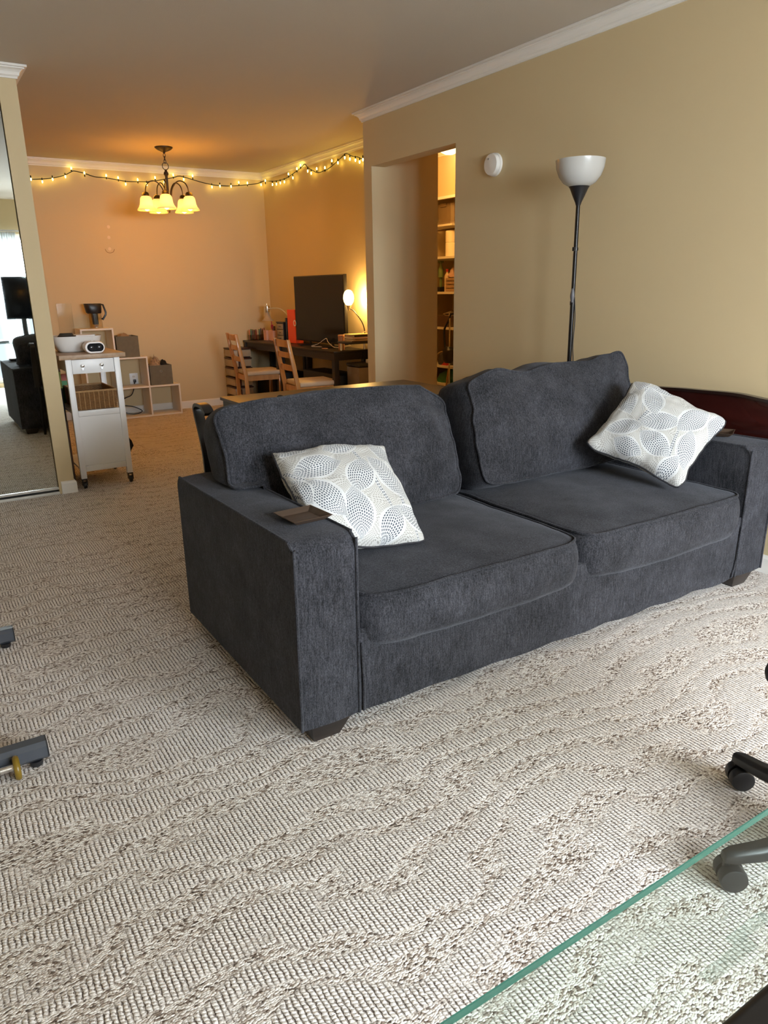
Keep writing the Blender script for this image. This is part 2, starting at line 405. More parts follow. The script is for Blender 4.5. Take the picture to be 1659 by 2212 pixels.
# mirrored closet door in the left wall
mir_m, T, P = nt('mirror_glass'); P.inputs['Metallic'].default_value = 1; P.inputs['Roughness'].default_value = 0.015
T.links.new(mixc(T, noise_(T, coords(T), 2, 2), (0.74, 0.80, 0.78), (0.78, 0.84, 0.82)), P.inputs['Base Color'])
door = struct('door_1', box1(-.50, XC - .105, YC + .022, YC + .028, .045, 2.40), mir_m)
frm_m = plain('pale_aluminium', (0.72, 0.72, 0.68), 0.3, 0.6)
MB().box(-.52, XC - .10, YC + .014, YC + .034, .03, .045).box(-.52, -.50, YC + .014, YC + .034, .03, 2.41).box(-.52, XC - .10, YC + .014, YC + .034, 2.40, 2.42).build('door_frame', frm_m, door)
MB().box(-1.7, XC - .10, YC + .0, YC + .10, .0, .010).box(-1.7, XC - .1, YC + .004, YC + .008, .01, .018).build('track', frm_m, door)
d2 = struct('door_2', box1(-1.70, -.46, YC + .062, YC + .068, .045, 2.40), mir_m)
MB().box(-1.7, -.44, YC + .054, YC + .074, .03, .045).box(-.46, -.44, YC + .054, YC + .074, .045, 2.41).build('door_frame', frm_m, d2)

# window behind the camera, seen in the mirror
win = struct('window_1', MB().box(WX0, WX1, YB - .10, YB - .04, WZ0, WZ0 + .06).box(WX0, WX1, YB - .10, YB - .04, WZ1 - .06, WZ1).box(WX0, WX0 + .06, YB - .10, YB - .04, WZ0, WZ1).box(WX1 - .06, WX1, YB - .10, YB - .04, WZ0, WZ1).box(2.02, 2.09, YB - .10, YB - .04, WZ0, WZ1), trim_m)
box1(WX0 + .06, WX1 - .06, YB - .072, YB - .068, WZ0 + .06, WZ1 - .06).build('pane', glass_thin('window_glass', (1, 1, 1), 0.0), win)
cur_m = translucent('sheer_curtain', (0.88, 0.90, 0.90), 0.6)
def curtain(x0, x1, label):
    n = 60; vs = []; fs = []
    for i in range(n + 1):
        x = x0 + (x1 - x0) * i / n; yy = YB + .10 + .028 * math.sin(i * 1.15)
        for z in (2.14, .12): vs.append((x, yy, z))
    for i in range(n): fs.append((2 * i, 2 * i + 1, 2 * i + 3, 2 * i + 2))
    o = MB().add(vs, fs).build('curtain', cur_m, smooth=1.5)
    md = o.modifiers.new('solid', 'SOLIDIFY'); md.thickness = .002
    tag(o, label, 'curtain', 'sheer curtains at the window behind the camera')
curtain(1.18, 1.52, 'white sheer curtain towards the left end of the window, seen in the mirror')
curtain(2.80, 3.08, 'white sheer curtain drawn back at the right end of the window')
rod = MB().tube([(.4, YB + .10, 2.16), (3.15, YB + .10, 2.16)], .011).build('curtain_rod', chrome_m)
tag(rod, 'thin metal curtain rod above the window behind the camera', 'curtain rod')

# ------------------------------------------------------------------ sofa
XS, YS, WS, DS = 0.780, 1.700, 2.318, 1.03
AX = 0.198
sofa = thing('sofa', 'large charcoal chenille sofa with two seat cushions and two back cushions', 'sofa', (XS + WS / 2, YS + DS / 2, 0))
def arm(x0, x1, out):
    """out = -1 left arm, +1 right arm"""
    prof = [(YS + DS, .055), (YS + .012, .055)] + arc(YS + .06, .637 - .055, .055, 180, 90, 8) + [(YS + .4, .632), (YS + .8, .625), (YS + DS - .05, .625)] + arc(YS + DS - .045, .58, .045, 90, 0, 5)
    # outline resampled so the faces can swell slightly
    mb = MB(); nx = 6; k = len(prof); vs = []; fs = []
    for i in range(nx + 1):
        t = i / nx; x = x0 + (x1 - x0) * t
        sw = .006 * math.sin(PI * t)
        for (y, z) in prof:
            cy, cz = YS + DS / 2, .33
            ny = -1 if y < YS + .07 else 0; nz = 1 if z > .57 else 0
            vs.append((x, y + ny * sw, z + nz * sw))
    for i in range(nx):
        for j in range(k): fs.append((i * k + j, i * k + (j + 1) % k, (i + 1) * k + (j + 1) % k, (i + 1) * k + j))
    fs += [tuple(range(k)), tuple(nx * k + j for j in range(k))[::-1]]
    o = MB().add(vs, fs).build('arm', sofa_m, sofa, world=True, smooth=0.9)
    path = prof[1:-4]
    for x in (x0, x1):
        sx = -1 if x == x0 else 1
        pts = [(x - sx * .001, y - (.002 if y < YS + .06 else 0), z + (.001 if z > .58 else 0)) for y, z in path]
        MB().tube(smooth_path(pts, 3), .0048, 6).build('piping', sofa_m, o, world=True, smooth=2)
    return o
arm(XS, XS + AX, -1); arm(XS + WS - AX, XS + WS, 1)
XI0, XI1 = XS + AX, XS + WS - AX
# front rail under the cushions (slightly uneven hem) and the deck
mb = MB(); n = 40; vs = []; fs = []
for i in range(n + 1):
    x = XI0 + (XI1 - XI0) * i / n
    hem = .055 - .012 * abs(math.sin(i * .55)) * (0.3 + (i / n))
    for (y, z) in ((YS + .016, hem), (YS + .008, .10), (YS + .008, .20), (YS + .012, .33), (YS + .1, .33), (YS + .1, .06)): vs.append((x, y + .003 * noise.noise(Vector((x * 6, z * 8, 1))), z))
for i in range(n):
    for j in range(6): fs.append((i * 6 + j, i * 6 + (j + 1) % 6, (i + 1) * 6 + (j + 1) % 6, (i + 1) * 6 + j))
fs += [tuple(range(6)), tuple(n * 6 + j for j in range(6))]
fr = mb.add(vs, fs).build('front_rail', sofa_m, sofa, world=True, smooth=1.0)
MB().tube([(XI0 + .012, YS + .006, .06), (XI0 + .012, YS + .001, .15), (XI0 + .008, YS + .002, .29)], .0045, 6).build('piping', sofa_m, fr, world=True, smooth=2)
MB().tube([(XI1 - .03, YS + .006, .06), (XI1 - .014, YS + .001, .15), (XI1 - .006, YS + .002, .29)], .0045, 6).build('piping', sofa_m, fr, world=True, smooth=2)
MB().box(XI0 + .05, XI1 - .05, YS + .05, YS + .95, .045, .06).build('dust_cover', plain('black_dust_cover', (.012, .012, .012), .9), sofa, world=True)
box1(XI0, XI1, YS + .10, YS + .84, .06, .275).build('deck', sofa_m, sofa, world=True)
box1(XI0 - .0, XI1, YS + .84, YS + DS, .055, .80).build('back_frame', sofa_m, sofa, world=True, bevel=.02, seg=3)
foot_m = wood('espresso_wood', (.012, .009, .008), (.025, .018, .015), .4, 0, 9)
for (x0, x1) in ((XS + .03, XS + .165), (XS + WS - .20, XS + WS - .06)):
    for (y0, y1) in ((YS + .008, YS + .10), (YS + DS - .10, YS + DS - .008)):
        vs = [(x0, y0, .056), (x1, y0, .056), (x1, y1, .056), (x0, y1, .056), (x0 + .012, y0 + .012, 0), (x1 - .035, y0 + .012, 0), (x1 - .035, y1 - .012, 0), (x0 + .012, y1 - .012, 0)]
        MB().add(vs, [(0, 1, 2, 3), (4, 7, 6, 5), (0, 4, 5, 1), (1, 5, 6, 2), (2, 6, 7, 3), (3, 7, 4, 0)]).build('foot', foot_m, sofa, world=True, bevel=.003)

def cushion(name, parent, m, org, ux, uy, Wd, Dp, Th, pw=9, bulge=.03, side=.02, n=36, deform=None, pr=.0055, blend=2, uvs=False, back_pipe=False):
    """box cushion: piped top face (ux, uy plane) over a boxing strip of thickness Th."""
    org = Vector(org); ux = Vector(ux).normalized(); uy = Vector(uy).normalized(); uz = ux.cross(uy).normalized()
    deform = deform or (lambda p: p)
    def pos(a, b, w_, crown, outw=0):
        mm = max(abs(a), abs(b))
        if mm > 1e-6:
            qa, qb = a / mm, b / mm; k = (abs(qa) ** pw + abs(qb) ** pw) ** (-1 / pw)
            k = 1 + (k - 1) * mm ** blend
            x, y = a * k, b * k
        else: x = y = 0
        h = crown * (1 - abs(a) ** 3.2) * (1 - abs(b) ** 3.2)
        d = Vector((x, y)).normalized() if mm > 1e-6 else Vector((0, 0))
        dd = Vector((d.x ** 3, d.y ** 3)); dd = dd.normalized() if dd.length else dd
        p = org + ux * (x * Wd / 2 + dd.x * outw) + uy * (y * Dp / 2 + dd.y * outw) + uz * (w_ + h)
        return deform(p)
    vs = []; fs = []
    for j in range(n + 1):
        for i in range(n + 1): vs.append(pos(-1 + 2 * i / n, -1 + 2 * j / n, Th, bulge))
    for j in range(n):
        for i in range(n): fs.append((j * (n + 1) + i, j * (n + 1) + i + 1, (j + 1) * (n + 1) + i + 1, (j + 1) * (n + 1) + i))
    per = [(i, 0) for i in range(n)] + [(n, j) for j in range(n)] + [(i, n) for i in range(n, 0, -1)] + [(0, j) for j in range(n, 0, -1)]
    prev = [j * (n + 1) + i for i, j in per]; K = 7
    for k in range(1, K + 1):
        t = k / K; cur = []
        for (i, j) in per:
            vs.append(pos(-1 + 2 * i / n, -1 + 2 * j / n, Th * (1 - t), 0, side * math.sin(PI * min(t * 1.0, 1)) ** .7)); cur.append(len(vs) - 1)
        L = len(per)
        for q in range(L): fs.append((prev[q], cur[q], cur[(q + 1) % L], prev[(q + 1) % L]))
        prev = cur
    base = len(vs); idx = {}
    for (pi, v) in zip(per, prev): idx[pi] = v
    for j in range(1, n):
        for i in range(1, n):
            vs.append(pos(-1 + 2 * i / n, -1 + 2 * j / n, 0, -bulge * .3)); idx[(i, j)] = len(vs) - 1
    for j in range(n):
        for i in range(n): fs.append((idx[(i, j)], idx[(i, j + 1)], idx[(i + 1, j + 1)], idx[(i + 1, j)]))
    o = MB().add(vs, fs).build(name, m, parent, world=bool(parent), smooth=3)
    if pr:
        ring = [pos(-1 + 2 * i / n, -1 + 2 * j / n, Th, 0, .002) for i, j in per]
        MB().tube(ring, pr, 6, closed=True).build('piping', m, o, world=True, smooth=3)
    return o
N3 = lambda p, s, o=0: noise.noise_vector(Vector((p.x * s + o, p.y * s, p.z * s)))
# seat cushions
def seat_def(seed, x0, x1):
    def f(p):
        q = p + N3(p, 7, seed) * .005 + N3(p, 22, seed) * .0015
        if p.y < YS + .35 and p.z < .40:       # front boxing swells and droops over the rail
            t = (x0 + x1) / 2; q.z -= .03 * max(0, 1 - ((p.x - t) / (.5 * (x1 - x0))) ** 2) * max(0, (YS + .2 - p.y) / .2) * .6
        return q
    return f
XM = XS + WS / 2 - .015
cushion('seat_cushion', sofa, sofa_m, ((XI0 + XM) / 2 + .003, YS + .43, .272), (1, 0, 0), (0, 1, 0), XM - XI0 - .024, .87, .158, 11, .034, .020, 40, seat_def(1, XI0, XM), .0055, 3)
cushion('seat_cushion', sofa, sofa_m, ((XI1 + XM) / 2 - .003, YS + .43, .272), (1, 0, 0), (0, 1, 0), XI1 - XM - .024, .87, .165, 11, .034, .020, 40, seat_def(5, XM, XI1), .0055, 3)
# back cushions: leaning, wrinkled, spilling over the arms
def back_def(seed, cx, hw, topf):
    def f(p):
        q = p.copy()
        u = (p.x - cx) / hw
        t = max(0, min(1, (p.z - .46) / .46))
        q.z += topf(u) * t ** 1.5
        # horizontal wrinkles, deeper towards the inner end, and soft slumps
        wv = noise.noise(Vector((p.x * 3.0 + seed, p.z * 20, seed * 2.0)))
        q.y += .008 * wv * (0.4 + .6 * abs(u))
        q += N3(p, 5.5, seed) * .014 * (0.35 + t) + N3(p, 15, seed) * .005
        q.y -= .018 * math.sin(PI * t) * (1 - u * u)
        if q.x < XI0 + .012 and q.z < .652: q.z = .652 + (q.z - .652) * .04
        if q.x > XI1 - .012 and q.z < .652: q.z = .652 + (q.z - .652) * .04
        return q
    return f
bu = (0, .27, .96)
cushion('back_cushion', sofa, sofa_m, (1.362, 2.585, .640), (1, 0, 0), bu, .985, .46, .20, 16, .035, .016, 48,
        back_def(3, 1.362, .495, lambda u: .025 * math.cos(u * 1.7) - .012 + (-.05 if u > .75 else 0) * (u - .75) * 4), .0055, 3)
cushion('back_cushion', sofa, sofa_m, (2.435, 2.575, .665), (1, .02, 0), bu, .99, .475, .22, 14, .04, .018, 48,
        back_def(11, 2.435, .50, lambda u: .012 * math.sin(u * 9 + 1) + .018 * u + (.03 * max(0, u - .8) * 5)), .0055, 3)

# ------------------------------------------------------------------ throw pillows
def pillow(c, Mx, size, mat, label, seed, flat=False):
    c = Vector(c); Mx = Matrix(Mx); h = size / 2; n = 48; th = .088
    root = thing('throw_pillow', label, 'pillow', (c.x, c.y, .46), 0, 'leaf print pillows on the sofa')
    def pt(a, b, sgn):
        # edges pull in between the pointed, rounded corners
        ea = 1 - .10 * (1 - b * b) ** .8 * abs(a) ** 3; eb = 1 - .10 * (1 - a * a) ** .8 * abs(b) ** 3
        k = 1 - .055 * (abs(a * b)) ** 8
        x, y = a * ea * h * k, b * eb * h * k
        w_ = th * ((1 - a * a) * (1 - b * b)) ** .42 * (1.0 if sgn > 0 else .75)
        wr = .013 * noise.noise(Vector((a * 2.6 + seed, b * 2.6, 2))) * (abs(a) + abs(b)) + .004 * noise.noise(Vector((a * 9, b * 9, seed)))
        x += .010 * noise.noise(Vector((b * 3.2, seed, a))) * abs(a) ** 2; y += .010 * noise.noise(Vector((a * 3.2, seed + 4, b))) * abs(b) ** 2
        p = c + Mx @ Vector((x, y, sgn * w_ + wr + .012 * math.sin(a * 2.4 + seed) * b))
        if p.z < .475 + .0 and p.x > XI0: p.z = .475 + (p.z - .475) * .1
        if c.x < 2:
            mn_ = XI0 + .014 - max(0, p.z - .690) * 1.8
            if p.x < mn_: p.x = mn_ + (p.x - mn_) * .05
        if c.x > 2 and p.x > XI1 - .004 and p.z < .645: p.z = .647
        return p
    vs = []; fs = []; uvs = []
    for sgn in (1, -1):
        o0 = len(vs)
        for j in range(n + 1):
            for i in range(n + 1):
                a = -1 + 2 * i / n; b = -1 + 2 * j / n
                a = math.sin(a * PI / 2) * .35 + a * .65; b = math.sin(b * PI / 2) * .35 + b * .65
                vs.append(pt(a, b, sgn)); uvs.append((a, b) if sgn > 0 else (a * .9 + 5, b))
        for j in range(n):
            for i in range(n):
                f = (o0 + j * (n + 1) + i, o0 + j * (n + 1) + i + 1, o0 + (j + 1) * (n + 1) + i + 1, o0 + (j + 1) * (n + 1) + i)
                fs.append(f if sgn > 0 else f[::-1])
    me = bpy.data.meshes.new('cover')
    off = root.location
    me.from_pydata([tuple(v - off) for v in vs], [], fs); me.update()
    ul = me.uv_layers.new(name='UVMap')
    for l in me.loops: ul.data[l.index].uv = uvs[l.vertex_index]
    me.materials.append(mat)
    for p in me.polygons: p.use_smooth = True
    o = bpy.data.objects.new('cover', me); col.objects.link(o); o.parent = root
    E = [-1 + 2 * i / 30 for i in range(30)]
    ring = [pt(a, -1, 1) for a in E] + [pt(1, a, 1) for a in E] + [pt(-a, 1, 1) for a in E] + [pt(-1, -a, 1) for a in E]
    MB().tube(ring, .0042, 6, closed=True).build('piping', plain('dark_piping', (.02, .02, .025), .8), root, world=True, smooth=3)
    return root
pm1 = pillow_mat('leaf_print_a', [(-.50, .36, 6, .40, .20), (.12, .12, 62, .36, .20), (.02, .80, 20, .34, .19), (.78, .62, -48, .42, .20), (.62, .10, -58, .48, .19),
                                  (-.10, -.52, 88, .44, .23), (-.52, -.22, -58, .42, .22), (.42, -.72, 58, .34, .18), (.90, -.62, -30, .36, .18), (-.75, .86, 8, .34, .14), (-.86, -.02, -70, .30, .14)],
                 [(.28, .22, -74, .95, .028), (-.62, -.04, -52, 1.0, .028), (.75, -.5, -80, .6, .026)])
pm2 = pillow_mat('leaf_print_b', [(-.02, -.02, -54, .40, .20), (.42, .34, 30, .42, .19), (.40, -.50, -15, .46, .21), (-.42, .50, -60, .34, .19), (.20, .82, 42, .40, .19),
                                  (-.50, -.18, 72, .38, .20), (-.28, -.74, 20, .44, .19), (.90, .25, -60, .34, .16), (.86, .78, 10, .32, .17), (-.80, .22, 78, .32, .16), (.62, -.92, 12, .38, .16), (-.82, -.62, -12, .34, .15)],
                 [(.05, .28, -8, .85, .026), (-.60, -.52, 12, .9, .026), (.62, .60, 20, .6, .024)])
pillow((1.183, 2.108, .618), ((.9920, .1246, .0134), (-.0903, .7825, -.6160), (-.0873, .6100, .7876)), .455, pm1,
       'white leaf print pillow leaning in the left arm corner of the sofa', 1)
pillow((2.70, 2.035, .676), ((.823, -.352, -.446), (.111, .870, -.480), (.557, .345, .755)), .455, pm2,
       'white leaf print pillow standing on its corner at the right arm of the sofa', 6)

# small trays on the arms
tray_m = wood('dark_tray_wood', (.045, .028, .018), (.085, .055, .038), .45, 0, 10)
def tray(c, rz, label):
    r = thing('coaster_tray', label, 'tray', c, rz, 'small square trays on the sofa arms')
    a, b, h = .050, .066, .016
    rings = [(a - .004, 0), (b, h), (b - .003, h + .001), (a - .006, .004)]
    vs = []; fs = []
    for (s, z) in rings: vs += [(-s, -s, z), (s, -s, z), (s, s, z), (-s, s, z)]
    for i in range(3):
        for k in range(4): fs.append((i * 4 + k, i * 4 + (k + 1) % 4, (i + 1) * 4 + (k + 1) % 4, (i + 1) * 4 + k))
    fs += [(3, 2, 1, 0), (12, 13, 14, 15)]
    MB().add(vs, fs).build('dish', tray_m, r, smooth=.3)
    return r
tray((.905, 1.893, .645), .06, 'small dark square tray on the left sofa arm')
tray((3.01, 1.94, .645), .5, 'small dark square tray on the right sofa arm behind the pillow')

# ------------------------------------------------------------------ arched cherry board along the wall
cherry_m = wood('cherry_veneer', (.020, .004, .003), (.045, .008, .006), .22, 1, 3, .5)
cher_dk = wood('dark_cherry_edge', (.012, .005, .004), (.022, .009, .007), .3, 1, 3, .4)
hb = thing('arched_headboard', 'dark cherry wood arched headboard standing between the sofa and the wall', 'headboard', (3.145, 2.75, 0))
ARCH = [(1.38, .66), (1.6, .765), (1.78, .806), (1.95, .820), (2.2, .814), (2.4, .806), (3.2, .800), (3.55, .778), (3.75, .757), (3.9, .72), (4.0, .665), (4.06, .60), (4.2, .5)]
def archz(y):
    for (a, za), (b_, zb_) in zip(ARCH, ARCH[1:]):
        if y <= b_:
            t = (y - a) / (b_ - a); t = t * .5 + t * t * (3 - 2 * t) * .5
            return za + (zb_ - za) * t
    return .5
ys_ = [1.44 + 2.62 * i / 60 for i in range(61)]
poly = [(y, archz(y) - .012) for y in ys_] + [(4.06, .30), (1.44, .30)]
MB().prism(poly, 3.134, 3.150).build('panel', cherry_m, hb, world=True, smooth=.5)
mb = MB(); vs = []; fs = []
for y in ys_: z = archz(y); vs += [(3.122, y, z - .014), (3.158, y, z - .014), (3.158, y, z), (3.122, y, z)]
for i in range(60):
    for k in range(4): fs.append((i * 4 + k, i * 4 + (k + 1) % 4, (i + 1) * 4 + (k + 1) % 4, (i + 1) * 4 + k))
fs += [(0, 1, 2, 3), (240, 243, 242, 241)]
mb.add(vs, fs).build('top_rail', cher_dk, hb, world=True, smooth=.5)
for y in (1.44, 4.02): box1(3.122, 3.162, y, y + .04, 0, .585).build('leg', cher_dk, hb, world=True)

# ------------------------------------------------------------------ floor lamp
fl = thing('floor_lamp', 'tall black torchiere floor lamp with a white bowl shade behind the sofa', 'floor lamp', (3.02, 2.97, 0))
LX, LY = 2.985, 2.84
fl.location = (LX, LY, 0)
MB().lathe([(.002, 0), (.13, 0), (.13, .012), (.10, .02), (.02, .03), (.012, .035)], 32).build('base', blackmetal_m, fl)
MB().lathe([(.0115, .03), (.0115, 1.20), (.0135, 1.20), (.0135, 1.22), (.0105, 1.22), (.0105, 1.47), (.014, 1.47), (.014, 1.485), (.0105, 1.485), (.0105, 1.72)], 16).build('pole', blackmetal_m, fl)
MB().lathe([(.011, 1.685), (.016, 1.70), (.028, 1.725), (.045, 1.765), (.052, 1.775)], 32).build('socket_cone', black_m, fl)
MB().lathe([(.046, 1.772), (.080, 1.792), (.103, 1.822), (.117, 1.858), (.122, 1.898), (.1185, 1.898), (.113, 1.858), (.099, 1.824), (.076, 1.797), (.044, 1.777)], 48, cap=True).build('shade', translucent('milky_shade', (.52, .515, .49), .10, rough=.2), fl)
MB().lathe([(.001, 1.345), (.007, 1.350), (.012, 1.375), (.012, 1.39), (.007, 1.415), (.001, 1.42)], 12, c=(-.010, -.006, -.135)).build('foot_switch', plain('grey_switch', (.10, .10, .11), .4), fl)
MB().tube(smooth_path([(.0, -.012, 1.24), (.012, -.012, 1.12), (.005, -.014, 1.0), (.017, -.012, .88), (.010, -.010, .7), (.016, -.010, .3), (.08, .04, .02), (.15, .2, .005)], 5), .003, 6).build('cord', black_m, fl)
box1(-.020, -.006, -.010, .004, 1.468, 1.487).build('knob', black_m, fl)

# ------------------------------------------------------------------ smoke detector
sd = thing('smoke_detector', 'round white smoke detector on the right wall beside the doorway', 'smoke detector', (W, 3.733, 2.008))
det_m = plain('detector_plastic', (.78, .77, .73), .4, var=.02)
MB().lathe([(.066, 0), (.066, -.016), (.061, -.018)], 40, axis='x').build('base', det_m, sd)
MB().lathe([(.062, -.018), (.063, -.030), (.058, -.040), (.020, -.044), (.001, -.044)], 40, axis='x').build('cover', det_m, sd)
MB().lathe([(.006, -.044), (.006, -.047), (.001, -.047)], 12, c=(0, .012, .030), axis='x').build('test_button', plain('grey_button', (.3, .28, .26), .5), sd)

# ------------------------------------------------------------------ desk behind the sofa
dk_top = plain('desk_veneer', (.05, .031, .017), .38, var=.12, nscale=20)
dsk = thing('desk', 'brown topped desk with black frame standing behind the sofa', 'desk', (1.97, 3.44, 0))
box1(1.372, 2.575, 3.17, 3.83, .735, .752).build('desk_top', dk_top, dsk, world=True, bevel=.002)
dkm = plain('dark_grey_metal', (.03, .033, .038), .4, .3)
MB().box(1.385, 1.40, 3.18, 3.82, .68, .735).box(2.547, 2.562, 3.18, 3.82, .68, .735).box(1.40, 2.547, 3.80, 3.815, .68, .735).box(1.40, 2.547, 3.185, 3.2, .68, .735).build('apron', dkm, dsk, world=True)
for x in (1.385, 2.522):
    for y in (3.18, 3.78): box1(x, x + .04, y, y + .04, 0, .68).build('leg', dkm, dsk, world=True)

# armchair with loop arms, mostly hidden by the sofa's back
gc = thing('guest_chair', 'black metal chair with loop armrest behind the left end of the sofa', 'chair', (1.14, 3.0, 0))
def loop_arm(x):
    pts = [(x, 2.80, .835), (x, 2.84, .858), (x, 2.90, .862), (x, 2.935, .850), (x, 2.935, .822), (x, 2.895, .74), (x, 2.865, .64), (x, 2.86, .46)]
    mb = MB(); P = smooth_path(pts, 4); vs = []; fs = []
    for i, p in enumerate(P):
        d = (P[min(i + 1, len(P) - 1)] - P[max(i - 1, 0)]).normalized(); nrm = Vector((0, -d.z, d.y)) * .007
        for sx, sn in ((-1, -1), (1, -1), (1, 1), (-1, 1)): vs.append(p + Vector((sx * .020, 0, 0)) + nrm * sn)
    for i in range(len(P) - 1):
        for k in range(4): fs.append((i * 4 + k, i * 4 + (k + 1) % 4, (i + 1) * 4 + (k + 1) % 4, (i + 1) * 4 + k))
    mb.add(vs, fs).build('armrest', black_m, gc, world=True, smooth=.7)
loop_arm(.955); loop_arm(1.33)
box1(.98, 1.305, 2.83, 3.20, .42, .475).build('seat', plain('black_seat_fabric', (.02, .02, .022), .9), gc, world=True, bevel=.02, seg=3)
box1(.98, 1.305, 2.785, 2.82, .50, .80).build('backrest', plain('black_seat_fabric', (.02, .02, .022), .9), gc, world=True, bevel=.015, seg=3)
for (x, y, dx, dy) in ((.975, 2.85, -.01, -.02), (1.31, 2.85, .02, -.02), (1.0, 3.18, .0, .04), (1.31, 3.18, .02, .04)):
    MB().tube([(x, y, .46), (x + dx, y + dy, .0)], .012, 10).build('leg', blackmetal_m, gc, world=True)

# ------------------------------------------------------------------ chandelier
CX, CY = 2.286, 7.33
ch = thing('chandelier', 'bronze five arm chandelier with lit bell glass shades over the dining area', 'chandelier', (CX, CY, ZT))
MB().lathe([(.082, 0), (.080, -.008), (.062, -.022), (.035, -.034), (.012, -.042), (.008, -.055)], 32).build('canopy', bronze_m, ch)
def ring_pts(c, rx, rz_, ax, n=14):
    return [Vector(c) + Vector((math.cos(2 * PI * i / n) * rx * (ax == 'x'), math.cos(2 * PI * i / n) * rx * (ax == 'y'), math.sin(2 * PI * i / n) * rz_)) for i in range(n)]
for i, ax in enumerate('xyx'):
    MB().tube(ring_pts((0, 0, -.068 - .026 * i), .010, .019, ax), .0028, 6, closed=True).build('chain_link', bronze_m, ch)
MB().tube(ring_pts((0, 0, -.160), .029, .031, 'x', 20), .0035, 6, closed=True).build('ring', bronze_m, ch)
MB().lathe([(.004, -.188), (.010, -.192), (.012, -.205), (.021, -.215), (.022, -.232), (.014, -.243), (.0125, -.25), (.0125, -.46), (.018, -.465), (.026, -.485), (.020, -.505), (.010, -.525), (.006, -.535), (.010, -.545), (.008, -.556), (.002, -.562)], 20).build('column', bronze_m, ch)
shade_m = translucent('amber_glass', (.95, .84, .72), .5, (1.0, .52, .16), .12, .15)
bulb_m = emis('lamp_bulb', (1.0, .72, .36), 7)
rv = Vector((.955, -.297, 0)); fv = Vector((.297, .955, 0))
for k in range(5):
    th = math.radians(-96 + 72 * k)
    d = rv * math.cos(th) + fv * math.sin(th); R_ = .205
    pts = [d * .012 + Vector((0, 0, -.485)), d * .028 + Vector((0, 0, -.44)), d * .045 + Vector((0, 0, -.36)), d * .085 + Vector((0, 0, -.305)), d * .13 + Vector((0, 0, -.29)), d * .175 + Vector((0, 0, -.31)), d * .198 + Vector((0, 0, -.35)), d * R_ + Vector((0, 0, -.392))]
    am = MB().tube(smooth_path(pts, 5), .0055, 8).build('arm', bronze_m, ch)
    c = d * R_
    MB().lathe([(.007, -.385), (.024, -.392), (.032, -.404), (.034, -.414), (.034, -.424), (.030, -.426)], 24, c=c).build('shade_cap', bronze_m, am)
    MB().lathe([(.034, -.424), (.047, -.434), (.054, -.450), (.057, -.472), (.061, -.496), (.070, -.518), (.083, -.535), (.088, -.546), (.085, -.549), (.079, -.538), (.067, -.521), (.058, -.498), (.054, -.472), (.051, -.452), (.044, -.437), (.032, -.427)], 32, c=c, cap=False).build('glass_shade', shade_m, am, smooth=3)
    MB().lathe([(.004, -.440), (.012, -.445), (.014, -.470), (.026, -.500), (.029, -.520), (.022, -.541), (.003, -.552)], 16, c=c).build('bulb', bulb_m, am)
    light('bulb_light', 'POINT', Vector((CX, CY, ZT)) + c + Vector((0, 0, -.565)), 2.15, WARM, .03)
    light('bulb_glow', 'POINT', Vector((CX, CY, ZT)) + c * 1.0 + Vector((0, 0, -.375)) + d * .05, 1.3, WARM, .06)

# ------------------------------------------------------------------ string lights
WF = [(1.20, 8.398, 2.372), (1.28, 8.398, 2.375), (1.378, 8.398, 2.384), (1.483, 8.398, 2.4), (1.59, 8.398, 2.43), (1.667, 8.398, 2.469), (1.695, 8.398, 2.475), (1.783, 8.398, 2.461), (1.881, 8.398, 2.434), (1.99, 8.398, 2.43), (2.099, 8.398, 2.418), (2.193, 8.398, 2.408), (2.313, 8.398, 2.412), (2.411, 8.398, 2.417), (2.511, 8.398, 2.433), (2.691, 8.398, 2.472), (2.769, 8.398, 2.491), (2.924, 8.398, 2.460), (3.012, 8.398, 2.442), (3.119, 8.398, 2.426), (3.22, 8.398, 2.42), (3.341, 8.398, 2.424), (3.435, 8.398, 2.433), (3.538, 8.398, 2.448), (3.655, 8.398, 2.465)]
WR = [(3.715, 8.337, 2.488), (3.715, 8.207, 2.472), (3.715, 8.038, 2.452), (3.715, 7.819, 2.445), (3.715, 7.685, 2.454), (3.715, 7.502, 2.483), (3.715, 7.375, 2.505), (3.715, 7.3, 2.526), (3.715, 7.233, 2.483), (3.715, 7.12, 2.439), (3.715, 7.02, 2.41), (3.715, 6.897, 2.411), (3.715, 6.787, 2.42), (3.715, 6.679, 2.443), (3.715, 6.552, 2.476), (3.715, 6.45, 2.5), (3.715, 6.354, 2.466), (3.715, 6.241, 2.441), (3.715, 6.149, 2.411), (3.715, 6.0, 2.40)]
BF = [(1.278, 2.374, 0), (1.378, 2.358, -1), (1.476, 2.385, -1), (1.598, 2.416, -1), (1.663, 2.498, 1), (1.784, 2.462, 1), (1.994, 2.451, 1), (2.111, 2.437, 1), (2.181, 2.38, -1), (2.309, 2.429, 1), (2.399, 2.388, -1), (2.493, 2.46, 1), (2.588, 2.417, -1), (2.691, 2.496, 1), (2.802, 2.46, -1), (2.903, 2.501, 1), (3.113, 2.401, -1), (3.206, 2.414, -1), (3.336, 2.418, -1), (3.431, 2.464, 1), (3.533, 2.464, 1), (3.70, 2.455, -1)]
